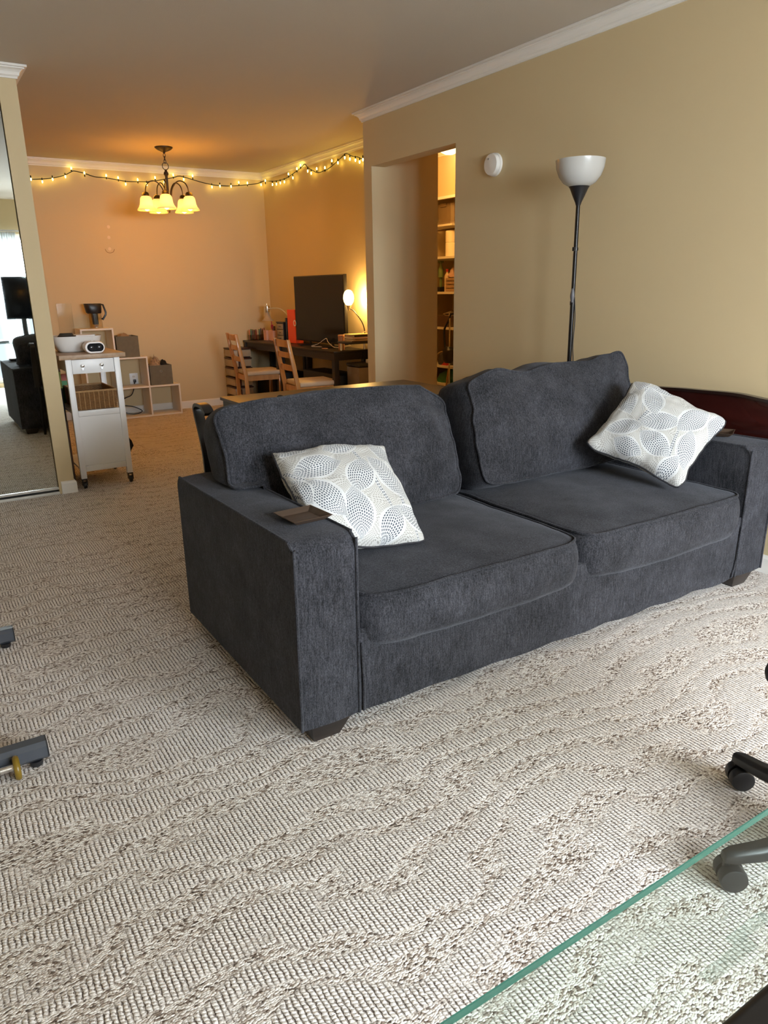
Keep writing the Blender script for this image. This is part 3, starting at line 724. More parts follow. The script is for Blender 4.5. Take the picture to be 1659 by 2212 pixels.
BR = [(8.27, 2.484, 1), (8.083, 2.421, -1), (7.979, 2.415, -1), (7.877, 2.414, -1), (7.775, 2.413, -1), (7.666, 2.477, 1), (7.564, 2.427, -1), (7.459, 2.502, 1), (7.377, 2.524, 1), (7.217, 2.448, -1), (7.142, 2.419, -1), (7.02, 2.445, 1), (6.85, 2.432, 1), (6.706, 2.474, 1), (6.588, 2.439, -1), (6.455, 2.464, -1), (6.362, 2.44, -1), (6.263, 2.417, -1), (6.189, 2.392, -1), (6.132, 2.403, -1)]
sl = thing('string_lights', 'string of small yellow lights on a dark wire under the crown moulding', 'string lights', (3.70, 8.38, 2.40))
MB().tube(smooth_path(WF + WR, 3), .0042, 5).build('wire', plain('dark_green_wire', (.008, .011, .007), .5), sl, world=True, smooth=3)
fairy_m = emis('fairy_bulb', (1.0, .72, .12), 20)
sock_mb = MB()
def fairy(x, y, z, s):
    s = s or -1
    prof = [(.0015, s * .013), (.005, s * .007), (.0068, 0), (.0055, -s * .009), (.003, -s * .013)]
    MB().lathe(prof, 8, c=(x, y, z)).build('bulb', fairy_m, sl, world=True, smooth=3)
    sock_mb.lathe([(.005, -s * .012), (.006, -s * .02), (.006, -s * .032), (.003, -s * .036)], 6, c=(x, y, z))
for (x, z, s) in BF: fairy(x, 8.386, z, s)
for (y, z, s) in BR: fairy(3.703, y, z, s)
sock_mb.build('sockets', plain('dark_green_wire', (.008, .011, .007), .5), sl, world=True)['kind'] = 'stuff'

# putty marks and hook left on the far wall
for i, (x, z) in enumerate(((1.965, 1.962), (1.957, 1.858), (1.951, 1.745))):
    o = MB().lathe([(.018, YF), (.017, YF - .002), (.001, YF - .0025)], 9, c=(x, 0, z), axis='y').build('wall_patch', plain('pale_putty', (.75, .62, .46), .8), None)
    tag(o, ['small pale patch highest of the three on the far wall', 'small pale patch in the middle of three on the far wall', 'small pale patch lowest of three, above the thin arc mark'][i], 'wall patch', 'pale patches on the far wall')
o = MB().tube(smooth_path([(1.905, YF - .003, 1.742), (1.92, YF - .003, 1.715), (1.951, YF - .003, 1.705), (1.985, YF - .003, 1.715), (2.0, YF - .003, 1.742)], 4), .003, 5).build('wall_hook', plain('tan_wire', (.3, .18, .07), .6))
tag(o, 'thin curved wire hook under the lowest pale patch on the far wall', 'hook')

# ------------------------------------------------------------------ kitchen cart
cart = thing('kitchen_cart', 'white kitchen cart with wooden top, one drawer and a basket shelf', 'kitchen cart', (1.025, 5.58, 0))
CYF, CYR = 5.275, 5.80
CL0, CL1 = .850, 1.200
butcher = wood('butcher_block', (.36, .235, .14), (.50, .35, .23), .45, 1, 5)
box1(.812, 1.238, 5.255, 5.83, .882, .912).build('cart_top', butcher, cart, world=True, bevel=.003)
LG = .038
for x in (CL0, CL1 - LG):
    for y in (CYF, CYR - LG):
        lg = box1(x, x + LG, y, y + LG, .068, .882).build('leg', white_m, cart, world=True, bevel=.002)
        cx_, cy_ = x + LG / 2, y + LG / 2
        cs = MB().box(cx_ - .018, cx_ + .018, cy_ - .018, cy_ + .018, .060, .068).box(cx_ - .016, cx_ - .012, cy_ - .03, cy_ + .01, .022, .06).box(cx_ + .012, cx_ + .016, cy_ - .03, cy_ + .01, .022, .06)
        cs.lathe([(.022, -.010), (.023, -.006), (.023, .006), (.022, .010)], 20, c=(cx_, cy_ - .012, .023), axis='x')
        cs.build('caster', black_m, lg, world=True)
dr = box1(CL0 + LG + .002, CL1 - LG - .002, CYF + .004, CYF + .02, .785, .878).build('drawer', white_m, cart, world=True, bevel=.0015)
for x in (.955, 1.078):
    MB().lathe([(.004, 0), (.005, -.010), (.009, -.014), (.011, -.019), (.009, -.024), (.001, -.026)], 16, c=(x, CYF + .004, .838), axis='y').add([(x - .008, CYF + .003, .824), (x + .008, CYF + .003, .824), (x + .005, CYF + .003, .808), (x - .005, CYF + .003, .808), (x - .008, CYF - .001, .824), (x + .008, CYF - .001, .824), (x + .005, CYF - .001, .808), (x - .005, CYF - .001, .808)], [(0, 1, 2, 3), (4, 7, 6, 5), (0, 4, 5, 1), (1, 5, 6, 2), (2, 6, 7, 3), (3, 7, 4, 0)]).build('knob', chrome_m, dr, world=True)
box1(CL0 + LG, CL1 - LG, CYF + .012, CYF + .022, .156, .497).build('end_panel', white_m, cart, world=True)
box1(CL0 + LG + .001, CL1 - LG - .001, CYF + .004, CYF + .022, .499, .537).build('rail', white_m, cart, world=True, bevel=.0015)
box1(CL0 + LG + .001, CL1 - LG - .001, CYF + .004, CYF + .022, .116, .155).build('rail', white_m, cart, world=True, bevel=.0015)
box1(CL0 + .003, CL1 - .003, CYF + .02, CYR - .003, .520, .534).build('shelf', white_m, cart, world=True)
box1(CL0 + .003, CL1 - .003, CYF + .02, CYR - .003, .130, .144).build('shelf', white_m, cart, world=True)
for z0, z1 in ((.80, .878),):
    box1(CL0 + .008, CL0 + .022, CYF + LG, CYR - LG, z0, z1).build('side_rail', white_m, cart, world=True)
    box1(CL1 - .022, CL1 - .008, CYF + LG, CYR - LG, z0, z1).build('side_rail', white_m, cart, world=True)
# wicker basket on the shelf: real stakes and strands
bk = thing('wicker_basket', 'brown wicker basket on the middle shelf of the kitchen cart', 'basket', (1.025, 5.50, .535))
wick = plain('wicker', (.25, .125, .045), .6, var=.4, nscale=60); wick2 = plain('pale_wicker', (.42, .25, .11), .6, var=.3, nscale=50)
bx0, bx1, by0, by1, bz, bh = .898, 1.150, 5.305, 5.72, .538, .125
def rect_path(z, off=0, wob=0, ph=0):
    P = []; c = [(bx0 - off, by0 - off), (bx1 + off, by0 - off), (bx1 + off, by1 + off), (bx0 - off, by1 + off)]
    k = 0
    for i in range(4):
        a = Vector(c[i]); b = Vector(c[(i + 1) % 4]); nrm = Vector((b.y - a.y, a.x - b.x)).normalized()
        m_ = 20
        for j in range(m_):
            p = a + (b - a) * j / m_; o_ = wob * (1 if (k + ph) % 2 else -1); k += 1
            P.append((p.x + nrm.x * o_, p.y + nrm.y * o_, z))
    return P
mb = MB()
for r in range(17): mb.tube(rect_path(bz + .006 + r * .0068, .004 * r / 17, .0022, r), .0034, 5, closed=True)
mb.box(bx0, bx1, by0, by1, bz, bz + .005)
mb.build('weave', wick, bk, world=True)['kind'] = 'stuff'
mb = MB()
for i in range(8):
    x = bx0 + (bx1 - bx0) * (i + .5) / 8; mb.tube([(x, by0 - .004, bz), (x, by0 - .009, bz + bh)], .0030, 5); mb.tube([(x, by1 + .004, bz), (x, by1 + .009, bz + bh)], .003, 5)
for i in range(12):
    y = by0 + (by1 - by0) * (i + .5) / 12; mb.tube([(bx0 - .004, y, bz), (bx0 - .009, y, bz + bh)], .0030, 5); mb.tube([(bx1 + .004, y, bz), (bx1 + .009, y, bz + bh)], .003, 5)
mb.build('stakes', wick2, bk, world=True)['kind'] = 'stuff'
MB().tube(rect_path(bz + bh, .006), .0068, 6, closed=True).build('rim', wick2, bk, world=True)
# items seen through the cart
o = thing('snack_box', 'green and red carton behind the basket in the cart', 'carton', (.90, 5.78, .535))
box1(.872, .925, 5.745, 5.79, .537, .70).build('carton', plain('green_card', (.03, .22, .06), .5), o, world=True)
box1(.873, .924, 5.742, 5.745, .70, .745).build('lid', plain('red_card', (.5, .08, .04), .5), o, world=True)
box1(.872, .925, 5.745, 5.79, .70, .745).build('carton_top', plain('red_card', (.5, .08, .04), .5), o, world=True)
# white bowl
def squircle(hx, hy, z, p=4, n=40, c=(0, 0)):
    out = []
    for i in range(n):
        a = 2 * PI * i / n; ca, sa = math.cos(a), math.sin(a); k = (abs(ca) ** p + abs(sa) ** p) ** (-1 / p)
        out.append((c[0] + hx * ca * k, c[1] + hy * sa * k, z))
    return out
def loft(rings, cap0=True, cap1=True):
    n = len(rings[0]); vs = [q for r in rings for q in r]; fs = []
    for i in range(len(rings) - 1):
        for k in range(n): fs.append((i * n + k, i * n + (k + 1) % n, (i + 1) * n + (k + 1) % n, (i + 1) * n + k))
    if cap0: fs.append(tuple(range(n))[::-1])
    if cap1: fs.append(tuple((len(rings) - 1) * n + k for k in range(n)))
    return MB().add(vs, fs)
bw = thing('white_bowl', 'large white rectangular bowl holding packets on top of the kitchen cart', 'bowl', (.985, 5.60, .912))
cc = (.990, 5.60)
prof = [(.118, .105, .913), (.13, .12, .925), (.152, .14, .97), (.163, .150, 1.012), (.166, .153, 1.020), (.161, .148, 1.020), (.148, .136, .97), (.122, .11, .93), (.09, .08, .925)]
loft([squircle(a, b, z, 4, 40, cc) for a, b, z in prof]).build('bowl', plain('white_ceramic', (.82, .82, .80), .15, var=.01, coat=.5), bw, world=True, smooth=1)
pk = thing('snack_packet', 'dark packet with a red edge sticking out of the white bowl', 'packet', (.93, 5.58, .93))
loft([squircle(.055, .045, .935, 3, 16, (.925, 5.57)), squircle(.068, .05, 1.0, 3, 16, (.925, 5.57)), squircle(.040, .02, 1.040, 3, 16, (.93, 5.57))]).build('wrapper', plain('dark_packet', (.035, .035, .03), .5), pk, world=True)
pk = thing('snack_packet', 'flat red and white packet lying in the white bowl', 'packet', (1.05, 5.6, .93))
box1(.985, 1.11, 5.53, 5.64, 1.000, 1.024).build('wrapper', plain('white_packet', (.75, .72, .70), .5), pk, world=True)
box1(.975, 1.03, 5.525, 5.53, 1.006, 1.016).build('stripe', plain('red_stripe', (.35, .02, .03), .5), pk, world=True)
# clock radio / projector
cl = thing('alarm_clock', 'white rounded device with a black oval face on the kitchen cart', 'speaker', (1.06, 5.36, .912))
def stadium(cx, cz, hx, hz, y, n=32):
    out = []
    for i in range(n):
        a = 2 * PI * i / n; x = hz * math.cos(a); out.append((cx + x + (hx - hz) * (1 if x > 0 else -1), y, cz + hz * math.sin(a)))
    return out
cyf = 5.30
loft([stadium(1.055, .951, .062, .036, cyf), stadium(1.055, .951, .066, .040, cyf + .008), stadium(1.055, .951, .066, .040, cyf + .075), stadium(1.055, .951, .06, .034, cyf + .085)]).build('body', plain('pinkish_white_plastic', (.80, .74, .71), .3, var=.01), cl, world=True, smooth=.8)
loft([stadium(1.058, .951, .053, .027, cyf - .002), stadium(1.058, .951, .055, .029, cyf + .006)]).build('face', plain('gloss_black', (.008, .008, .01), .08), cl, world=True)
for x in (1.033, 1.083): MB().lathe([(.017, -.001), (.014, -.003), (.001, -.0035)], 20, c=(x, cyf - .002, .950), axis='y').build('lens', plain('lens_black', (.02, .02, .025), .15), cl, world=True)
MB().lathe([(.010, .990), (.010, .995), (.001, .996)], 12, c=(1.045, cyf + .04, 0)).lathe([(.010, .990), (.010, .995), (.001, .996)], 12, c=(1.07, cyf + .04, 0)).build('buttons', det_m, cl, world=True)
# towel and clips at the cart's right side
o = MB().add([(1.243, 5.66, .30), (1.285, 5.60, .235), (1.30, 5.62, .19), (1.29, 5.66, .155), (1.275, 5.66, .12), (1.243, 5.72, .13), (1.250, 5.66, .30), (1.292, 5.605, .235), (1.307, 5.625, .19), (1.297, 5.665, .155), (1.282, 5.665, .12), (1.250, 5.725, .13)],
             [(0, 1, 2, 3, 4, 5), (11, 10, 9, 8, 7, 6)] + [(i, 6 + i, 6 + (i + 1) % 6, (i + 1) % 6) for i in range(6)]).build('black_cloth', plain('black_cloth', (.006, .006, .007), .9))
tag(o, 'black cloth hanging low on the right side of the kitchen cart', 'cloth')
o = MB().tube(smooth_path([(1.25, 5.70, .50), (1.275, 5.70, .42), (1.29, 5.70, .34), (1.28, 5.70, .27), (1.265, 5.70, .24)], 4), .003, 5).box(1.25, 1.272, 5.68, 5.70, .43, .50).build('hanging_cord', black_m)
tag(o, 'thin black cord and clip hanging beside the right rear leg of the cart', 'cord')
o = box1(1.222, 1.245, 5.56, 5.80, .10, .52).build('folded_leaf', white_m, bevel=.002); tag(o, 'narrow white folded panel standing at the right rear of the cart', 'panel')

# things standing left of the cart against the dining wall
o = thing('dark_bag', 'dark blue bag squeezed between the cart and the wall end', 'bag', (.82, 5.62, 0))
loft([squircle(.022, .20, z, 4, 24, (.824, 5.66)) for z in (.45, .50, .62, .72, .78)]).build('sack', plain('navy_cloth', (.008, .01, .018), .8), o, world=True)
MB().box(.81, .838, 5.45, 5.50, .68, .79).build('packet', plain('yellow_green_packet', (.25, .30, .04), .5), o, world=True)
o = box1(.803, .843, 5.46, 5.86, 0, .45).build('dark_crate', plain('brown_crate', (.10, .06, .035), .7), bevel=.004); tag(o, 'dark brown crate on the floor left of the kitchen cart', 'crate')

# ------------------------------------------------------------------ stair step cube shelf
shm = plain('white_melamine', (.78, .72, .64), .45, var=.02)
cs = thing('cube_shelf', 'pale stair step cube shelf of six open cubes at the far wall', 'shelf', (1.97, 8.26, 0))
Y0, Y1, t_ = 8.10, 8.40, .016
XA = [1.488, 1.815, 2.133, 2.458]; ZA = [0, .327, .640, .950]
ZB_ = [0.0, .318, .632, .942]
for i, zt in enumerate(ZB_[::-1]): pass
for (x0, x1, z) in ((XA[0], XA[3], 0), (XA[0], XA[3], .314), (XA[0], XA[2], .628), (XA[0], XA[1], .936)):
    box1(x0, x1, Y0, Y1, z, z + t_).build('board', shm, cs, world=True)
for (x, z1) in ((XA[0], .936), (XA[1] - t_, .936), (XA[2] - t_, .628), (XA[3] - t_, .314)):
    for zz in range(3):
        za = (.016, .330, .644)[zz]; zb = (.314, .628, .936)[zz]
        if zb <= z1 + .001: box1(x, x + t_, Y0, Y1, za, zb).build('upright', shm, cs, world=True)
# fabric bins on the steps
binm = plain('grey_brown_felt', (.15, .135, .10), .9, var=.15, nscale=30, bumps=(300, .3, .001))
def fbin(x0, x1, z0, z1, label, ring=True):
    r = thing('fabric_bin', label, 'bin', ((x0 + x1) / 2, 8.24, z0), 0, 'grey fabric bins on the step shelf')
    tn = .008; mb = MB().box(x0, x1, 8.125, 8.133, z0, z1).box(x0, x1, 8.372, 8.38, z0, z1).box(x0, x0 + tn, 8.133, 8.372, z0, z1).box(x1 - tn, x1, 8.133, 8.372, z0, z1).box(x0 + tn, x1 - tn, 8.133, 8.372, z0, z0 + .006)
    mb.build('body', binm, r, world=True)
    if ring: MB().tube([((x0 + x1) / 2 + .012 * math.cos(a), 8.123, z0 + (z1 - z0) * .70 + .012 * math.sin(a)) for a in [2 * PI * i / 16 for i in range(16)]], .003, 6, closed=True).build('grommet', chrome_m, r, world=True)
    return r
fbin(1.835, 2.065, .645, .862, 'grey fabric bin on the middle step of the cube shelf, next to the cart', False)
fbin(2.150, 2.392, .331, .540, 'grey fabric bin with a metal grommet on the lowest step of the cube shelf')
def crumple(name, c, rx, ry, h, m, label, cat, seed, n=14):
    vs = []; fs = []
    for j in range(n + 1):
        for i in range(n):
            a = 2 * PI * i / n; t = j / n; r = math.cos(t * PI / 2) ** .6 if j < n else .02
            k = 1 + .35 * noise.noise(Vector((math.cos(a) * 2 + seed, math.sin(a) * 2, t * 3)))
            vs.append((c[0] + rx * r * math.cos(a) * k, c[1] + ry * r * math.sin(a) * k, c[2] + h * t * (1 + .4 * noise.noise(Vector((a, seed, t * 2))))))
    for j in range(n):
        for i in range(n): fs.append((j * n + i, j * n + (i + 1) % n, (j + 1) * n + (i + 1) % n, (j + 1) * n + i))
    fs.append(tuple(range(n))[::-1]); fs.append(tuple(n * n + i for i in range(n)))
    o = MB().add(vs, fs).build(name, m, smooth=.5)
    if label: tag(o, label, cat)
    return o
crumple('folded_cloth', (1.95, 8.25, .80), .10, .10, .09, plain('tan_cloth', (.30, .20, .12), .9), 'crumpled tan cloth showing over the middle step bin', 'cloth', 2)
crumple('patterned_pouch', (2.245, 8.25, .46), .075, .09, .165, plain('spotted_cloth', (.34, .24, .16), .8, var=.9, nscale=45), 'spotted brown and white pouch poking out of the lowest step bin', 'pouch', 5)
crumple('dark_pouch', (2.335, 8.24, .47), .045, .07, .12, plain('black_cloth', (.006, .006, .007), .9), 'small black fabric lump beside the spotted pouch in the lowest bin', 'cloth', 9)
# outlet with plug and cord
ou = thing('wall_outlet', 'white wall outlet with a black plug behind the cube shelf', 'outlet', (2.045, YF, .385))
box1(2.000, 2.092, YF - .006, YF, .325, .445).build('cover_plate', white_m, ou, world=True, bevel=.002)
for z in (.408, .362):
    rc = MB().lathe([(.017, YF - .006), (.016, YF - .009), (.001, YF - .009)], 16, c=(2.046, 0, z), axis='y').build('socket', trim_m, ou, world=True)
    if z > .4: MB().box(2.038, 2.041, YF - .0105, YF - .009, z - .005, z + .006).box(2.051, 2.054, YF - .0105, YF - .009, z - .005, z + .006).build('slot', black_m, rc, world=True)
pc = thing('power_cord', 'black power cord from the outlet coiled inside the cube shelf', 'cord', (2.04, 8.38, .36))
box1(2.033, 2.060, YF - .035, YF - .0105, .345, .378).build('plug', black_m, pc, world=True, bevel=.003)
MB().tube(smooth_path([(2.046, 8.392, .352), (2.04, 8.408, .32), (2.03, 8.408, .28), (1.97, 8.30, .225), (1.90, 8.28, .20), (1.84, 8.28, .17), (1.84, 8.28, .13), (1.90, 8.28, .115), (1.98, 8.26, .095), (2.05, 8.24, .05), (2.0, 8.22, .028), (1.92, 8.22, .03), (1.84, 8.24, .06)], 5), .0055, 6).build('cable', black_m, pc, world=True)
# pitcher on the top step
pt = thing('water_pitcher', 'clear water pitcher with a black lid, filter and handle on the top shelf', 'pitcher', (1.69, 8.25, .952))
px_, py_ = 1.682, 8.25
clear_m = glass_thin('clear_plastic', (.95, .94, .90), .06, .05)
loft([squircle(.066, .05, z, 3, 24, (px_ + dx, py_)) for z, dx in ((.954, 0), (1.0, -.002), (1.10, -.005))] + [squircle(.063, .047, 1.10, 3, 24, (px_ - .005, py_)), squircle(.063, .047, .958, 3, 24, (px_, py_))], False, True).build('jug', clear_m, pt, world=True, smooth=.8)
loft([squircle(.066, .05, 1.100, 3, 24, (px_ - .004, py_)), squircle(.076, .055, 1.112, 3, 24, (px_ - .008, py_)), squircle(.086, .057, 1.195, 3, 24, (px_ - .012, py_)), squircle(.084, .054, 1.200, 3, 24, (px_ - .012, py_))]).build('lid', black_m, pt, world=True, smooth=.8)
loft([squircle(.028, .028, .99, 3, 16, (px_ - .002, py_)), squircle(.033, .032, 1.10, 3, 16, (px_ - .004, py_))]).build('filter', black_m, pt, world=True)
MB().tube([(px_ + .062, py_, 1.19), (px_ + .092, py_, 1.185), (px_ + .112, py_, 1.11), (px_ + .108, py_, 1.085), (px_ + .072, py_, 1.035), (px_ + .064, py_, 1.05)], .010, 8).build('handle', black_m, pt, world=True)
# framed sheet on the floor level left of pitcher: clear acrylic box
ab = box1(1.345, 1.50, 8.30, 8.34, .952, 1.205)
o = MB().box(1.34, 1.485, 8.36, 8.40, .0, 1.205).build('acrylic_case', glass_thin('acrylic', (.97, .96, .94), 0.0, .05)); tag(o, 'tall clear acrylic case left of the water pitcher', 'case')

# ------------------------------------------------------------------ dining tables, chairs
def table(x0, x1, y0, y1, label, h=.74):
    r = thing('dining_table', label, 'table', ((x0 + x1) / 2, (y0 + y1) / 2, 0), 0, 'black brown tables along the dining wall')
    box1(x0, x1, y0, y1, h - .02, h).build('tabletop', blackwood_m, r, world=True, bevel=.002)
    MB().box(x0 + .02, x1 - .02, y0 + .02, y0 + .038, h - .09, h - .02).box(x0 + .02, x1 - .02, y1 - .038, y1 - .02, h - .09, h - .02).box(x0 + .02, x0 + .038, y0 + .038, y1 - .038, h - .09, h - .02).box(x1 - .038, x1 - .02, y0 + .038, y1 - .038, h - .09, h - .02).build('apron', blackwood_m, r, world=True)
    for x in (x0 + .006, x1 - .056):
        for y in (y0 + .006, y1 - .056): box1(x, x + .05, y, y + .05, 0, h - .02).build('leg', blackwood_m, r, world=True)
    return r
table(3.352, 3.738, 6.16, 7.43, 'black brown table under the large screen by the dining wall')
table(3.352, 3.738, 7.44, 8.40, 'black brown table in the far corner holding pens and the unlit lamp')
seat_m = plain('cream_cushion', (.62, .52, .40), .8, var=.06, bumps=(120, .2, .001))
def chair():
    r = thing('dining_chair', '', 'chair', (0, 0, 0))
    # local: faces +x, seat .42 deep, .40 wide, back at x = 0
    for y in (-.185, .185):
        pts = [(0.03, y, 0), (0.015, y, .42), (-.02, y, .62), (-.065, y, .865)]
        vs = []; fs = []
        for i, (px, py, pz) in enumerate(pts):
            wd = .024 if i != 3 else .018
            vs += [(px - wd, py - .014, pz), (px + wd * .7, py - .014, pz), (px + wd * .7, py + .014, pz), (px - wd, py + .014, pz)]
        for i in range(3):
            for k in range(4): fs.append((i * 4 + k, i * 4 + (k + 1) % 4, (i + 1) * 4 + (k + 1) % 4, (i + 1) * 4 + k))
        fs += [(0, 3, 2, 1), (12, 13, 14, 15)]
        MB().add(vs, fs).build('leg', pine_m, r, bevel=.004)
        box1(.375, .41, y - .016, y + .016, 0, .42).build('leg', pine_m, r, bevel=.003)
    for zc, xc, hh in ((.825, -.052, .062), (.72, -.036, .048), (.60, -.015, .05)):
        vs = []; fs = []; n = 8
        for i in range(n + 1):
            y = -.172 + .344 * i / n; b = -.018 * (1 - (2 * i / n - 1) ** 2)
            vs += [(xc + b - .008, y, zc - hh / 2), (xc + b + .008, y, zc - hh / 2), (xc + b + .008, y, zc + hh / 2), (xc + b - .008, y, zc + hh / 2)]
        for i in range(n):
            for k in range(4): fs.append((i * 4 + k, i * 4 + (k + 1) % 4, (i + 1) * 4 + (k + 1) % 4, (i + 1) * 4 + k))
        fs += [(0, 3, 2, 1), (n * 4, n * 4 + 1, n * 4 + 2, n * 4 + 3)]
        MB().add(vs, fs).build('slat', pine_m, r)
    MB().box(.03, .375, -.19, -.172, .37, .425).box(.03, .375, .172, .19, .37, .425).box(.36, .378, -.172, .172, .37, .425).box(.012, .03, -.172, .172, .37, .425).build('seat_frame', pine_m, r)
    box1(.025, .43, -.20, .20, .425, .47).build('seat_cushion', seat_m, r, bevel=.018, seg=4)
    MB().box(.02, .04, -.172, .172, .16, .185).build('stretcher', pine_m, r)
    return r
c1 = chair(); c1.location = (3.01, 6.42, 0); c1.rotation_euler[2] = -.10
tag(c1, 'pine ladder back chair with cream seat nearest the large screen', 'chair', 'pine chairs at the dining tables')
c2 = copy_tree(c1); c2.location = (3.00, 7.66, 0); c2.rotation_euler[2] = -.12
tag(c2, 'pine ladder back chair with cream seat farther away in front of the drawer tower', 'chair', 'pine chairs at the dining tables')

# television
tv = thing('television', 'large black flat screen standing on the dining table', 'television', (3.60, 6.86, .74))
box1(3.575, 3.612, 6.325, 7.405, .778, 1.438).build('housing', black_m, tv, world=True, bevel=.004)
plain('screen_glass', (.003, .003, .003), .16).node_tree.nodes['Principled BSDF'].inputs['Specular IOR Level'].default_value = .22
box1(3.5725, 3.575, 6.335, 7.395, .792, 1.428).build('screen', plain('screen_glass', (.003, .003, .003), .16, var=.02, bumps=None), tv, world=True)
for y in (6.60, 7.10):
    MB().box(3.47, 3.70, y, y + .025, .741, .752).box(3.588, 3.602, y, y + .025, .752, .79).build('foot', black_m, tv, world=True)
# orange folder box
ob = thing('orange_box', 'bright orange upright box with a round white emblem beside the screen', 'box', (3.60, 7.50, .74))
box1(3.57, 3.66, 7.408, 7.60, .742, 1.095).build('box', plain('orange_card', (.85, .075, .012), .4), ob, world=True)
MB().lathe([(.034, 3.5695), (.034, 3.5685), (.022, 3.5685), (.022, 3.5695)], 24, c=(0, 7.418, .955), axis='x', cap=False).build('emblem', plain('white_print', (.8, .78, .72), .4), ob, world=True)
o = box1(3.58, 3.66, 7.608, 7.622, .742, 1.06).build('white_folder', plain('white_folder', (.75, .66, .55), .6)); tag(o, 'thin white folder standing left of the orange box', 'folder')
o = box1(3.57, 3.66, 7.63, 7.665, .742, 1.005).build('black_binder', black_m, bevel=.003); tag(o, 'black binder standing between the small drawers and the white folder', 'binder')
dw = thing('mini_drawers', 'small black desktop drawer unit with three clear drawers', 'drawers', (3.60, 7.77, .74))
MB().box(3.555, 3.68, 7.68, 7.69, .742, .945).box(3.555, 3.68, 7.85, 7.86, .742, .945).box(3.55, 3.685, 7.675, 7.865, .945, .96).box(3.67, 3.68, 7.69, 7.85, .742, .945).box(3.555, 3.68, 7.69, 7.85, .742, .748).build('case', black_m, dw, world=True)
frost = plain('frosted_drawer', (.30, .25, .19), .25, var=.3, nscale=30)
for k in range(3):
    d_ = box1(3.55, 3.665, 7.693, 7.847, .750 + k * .065, .809 + k * .065).build('drawer', frost, dw, world=True, bevel=.002)
    box1(3.544, 3.55, 7.75, 7.79, .776 + k * .065, .784 + k * .065).build('handle', black_m, d_, world=True)
# unlit desk lamp
def lampshade(prof, c, m, name, parent, seg=28): return MB().lathe(prof, seg, c=c, cap=False).build(name, m, parent, world=True, smooth=2)
l1 = thing('desk_lamp', 'unlit gooseneck desk lamp with a frosted glass shade in the far corner', 'lamp', (3.66, 7.72, .74))
frosted = translucent('frosted_glass', (.70, .62, .50), .35, rough=.3)
lampshade([(.022, 1.060), (.026, 1.03), (.036, 1.0), (.052, .975), (.072, .962), (.069, .960), (.049, .972), (.033, .998), (.023, 1.03), (.019, 1.058)], (3.58, 8.16, 0), frosted, 'glass_shade', l1)
MB().lathe([(.003, 1.055), (.030, 1.058), (.032, 1.075), (.032, 1.125), (.027, 1.132), (.004, 1.134), (.003, 1.155), (.001, 1.156)], 20, c=(3.58, 8.16, 0)).build('lamp_holder', chrome_m, l1, world=True)
MB().tube(smooth_path([(3.59, 8.13, 1.095), (3.60, 8.02, 1.105), (3.62, 7.90, 1.10), (3.64, 7.80, 1.06), (3.66, 7.74, .99), (3.675, 7.73, .90), (3.70, 7.73, .752)], 5), .006, 8).build('gooseneck', chrome_m, l1, world=True)
MB().lathe([(.04, .742), (.04, .75), (.01, .758)], 24, c=(3.70, 7.73, 0)).build('base', chrome_m, l1, world=True)
# lit desk lamp
l2 = thing('desk_lamp', 'lit gooseneck desk lamp with a glowing white shade beside the screen', 'lamp', (3.70, 6.20, .74))
lit = translucent('lit_glass', (1.0, .93, .75), .6, (1.0, .86, .52), 2.4)
lampshade([(.014, 1.148), (.030, 1.158), (.046, 1.185), (.052, 1.215), (.048, 1.25), (.036, 1.278), (.018, 1.292), (.001, 1.295)], (3.585, 6.255, 0), lit, 'glass_shade', l2)
MB().lathe([(.006, 1.105), (.012, 1.112), (.016, 1.13), (.022, 1.142), (.026, 1.152), (.016, 1.154)], 20, c=(3.590, 6.262, 0)).build('lamp_holder', chrome_m, l2, world=True)
MB().tube(smooth_path([(3.592, 6.255, 1.12), (3.61, 6.22, 1.105), (3.63, 6.16, 1.05), (3.65, 6.12, .99), (3.66, 6.10, .92), (3.66, 6.10, .84)], 5), .005, 8).build('gooseneck', bronze_m, l2, world=True)
MB().lathe([(.035, .836), (.035, .845), (.008, .853)], 24, c=(3.66, 6.10, 0)).build('base', bronze_m, l2, world=True)
light('desk_lamp_light', 'POINT', (3.672, 6.20, 1.215), 11, (1.0, .58, .17), .03)
# pink pen cup box, pens, felt pens row
cup = thing('pen_box', 'pale pink pen box with scissors and pens on the far table', 'pen holder', (3.58, 8.08, .74))
pk_m = plain('pale_pink_card', (.72, .42, .33), .6)
MB().box(3.555, 3.565, 7.98, 8.10, .742, .855).box(3.625, 3.635, 7.98, 8.10, .742, .855).box(3.565, 3.625, 7.98, 7.99, .742, .855).box(3.565, 3.625, 8.09, 8.10, .742, .855).box(3.565, 3.625, 7.99, 8.09, .742, .748).build('box', pk_m, cup, world=True)
box1(3.53, 3.555, 8.11, 8.19, .742, .855).build('side_pocket', pk_m, cup, world=True)
sc = thing('scissors', 'scissors with magenta handles standing in the pink pen box', 'scissors', (3.59, 8.05, .86))
for dy in (0, .03):
    MB().tube([(3.59 + .0, 8.05 + dy + .013 * math.cos(a), .895 + .022 * math.sin(a)) for a in [2 * PI * i / 12 for i in range(12)]], .005, 6, closed=True).build('handle', plain('magenta_plastic', (.40, .015, .10), .4), sc, world=True)
MB().bar((3.59, 8.05, .875), (3.59, 8.06, .76), .004, .012, (0, 1, 0)).build('blade', chrome_m, sc, world=True)
o = MB().tube([(3.60, 8.085, .75), (3.60, 8.10, .955)], .005, 6).build('pen', plain('magenta_plastic', (.40, .015, .10), .4)); tag(o, 'magenta pen standing tallest in the pink pen box', 'pen')
o = MB().box(3.58, 3.60, 8.00, 8.03, .75, .905).build('eraser_stick', plain('brown_stick', (.10, .03, .02), .5), bevel=.003); tag(o, 'thick dark brown marker standing at the right of the pink pen box', 'pen')
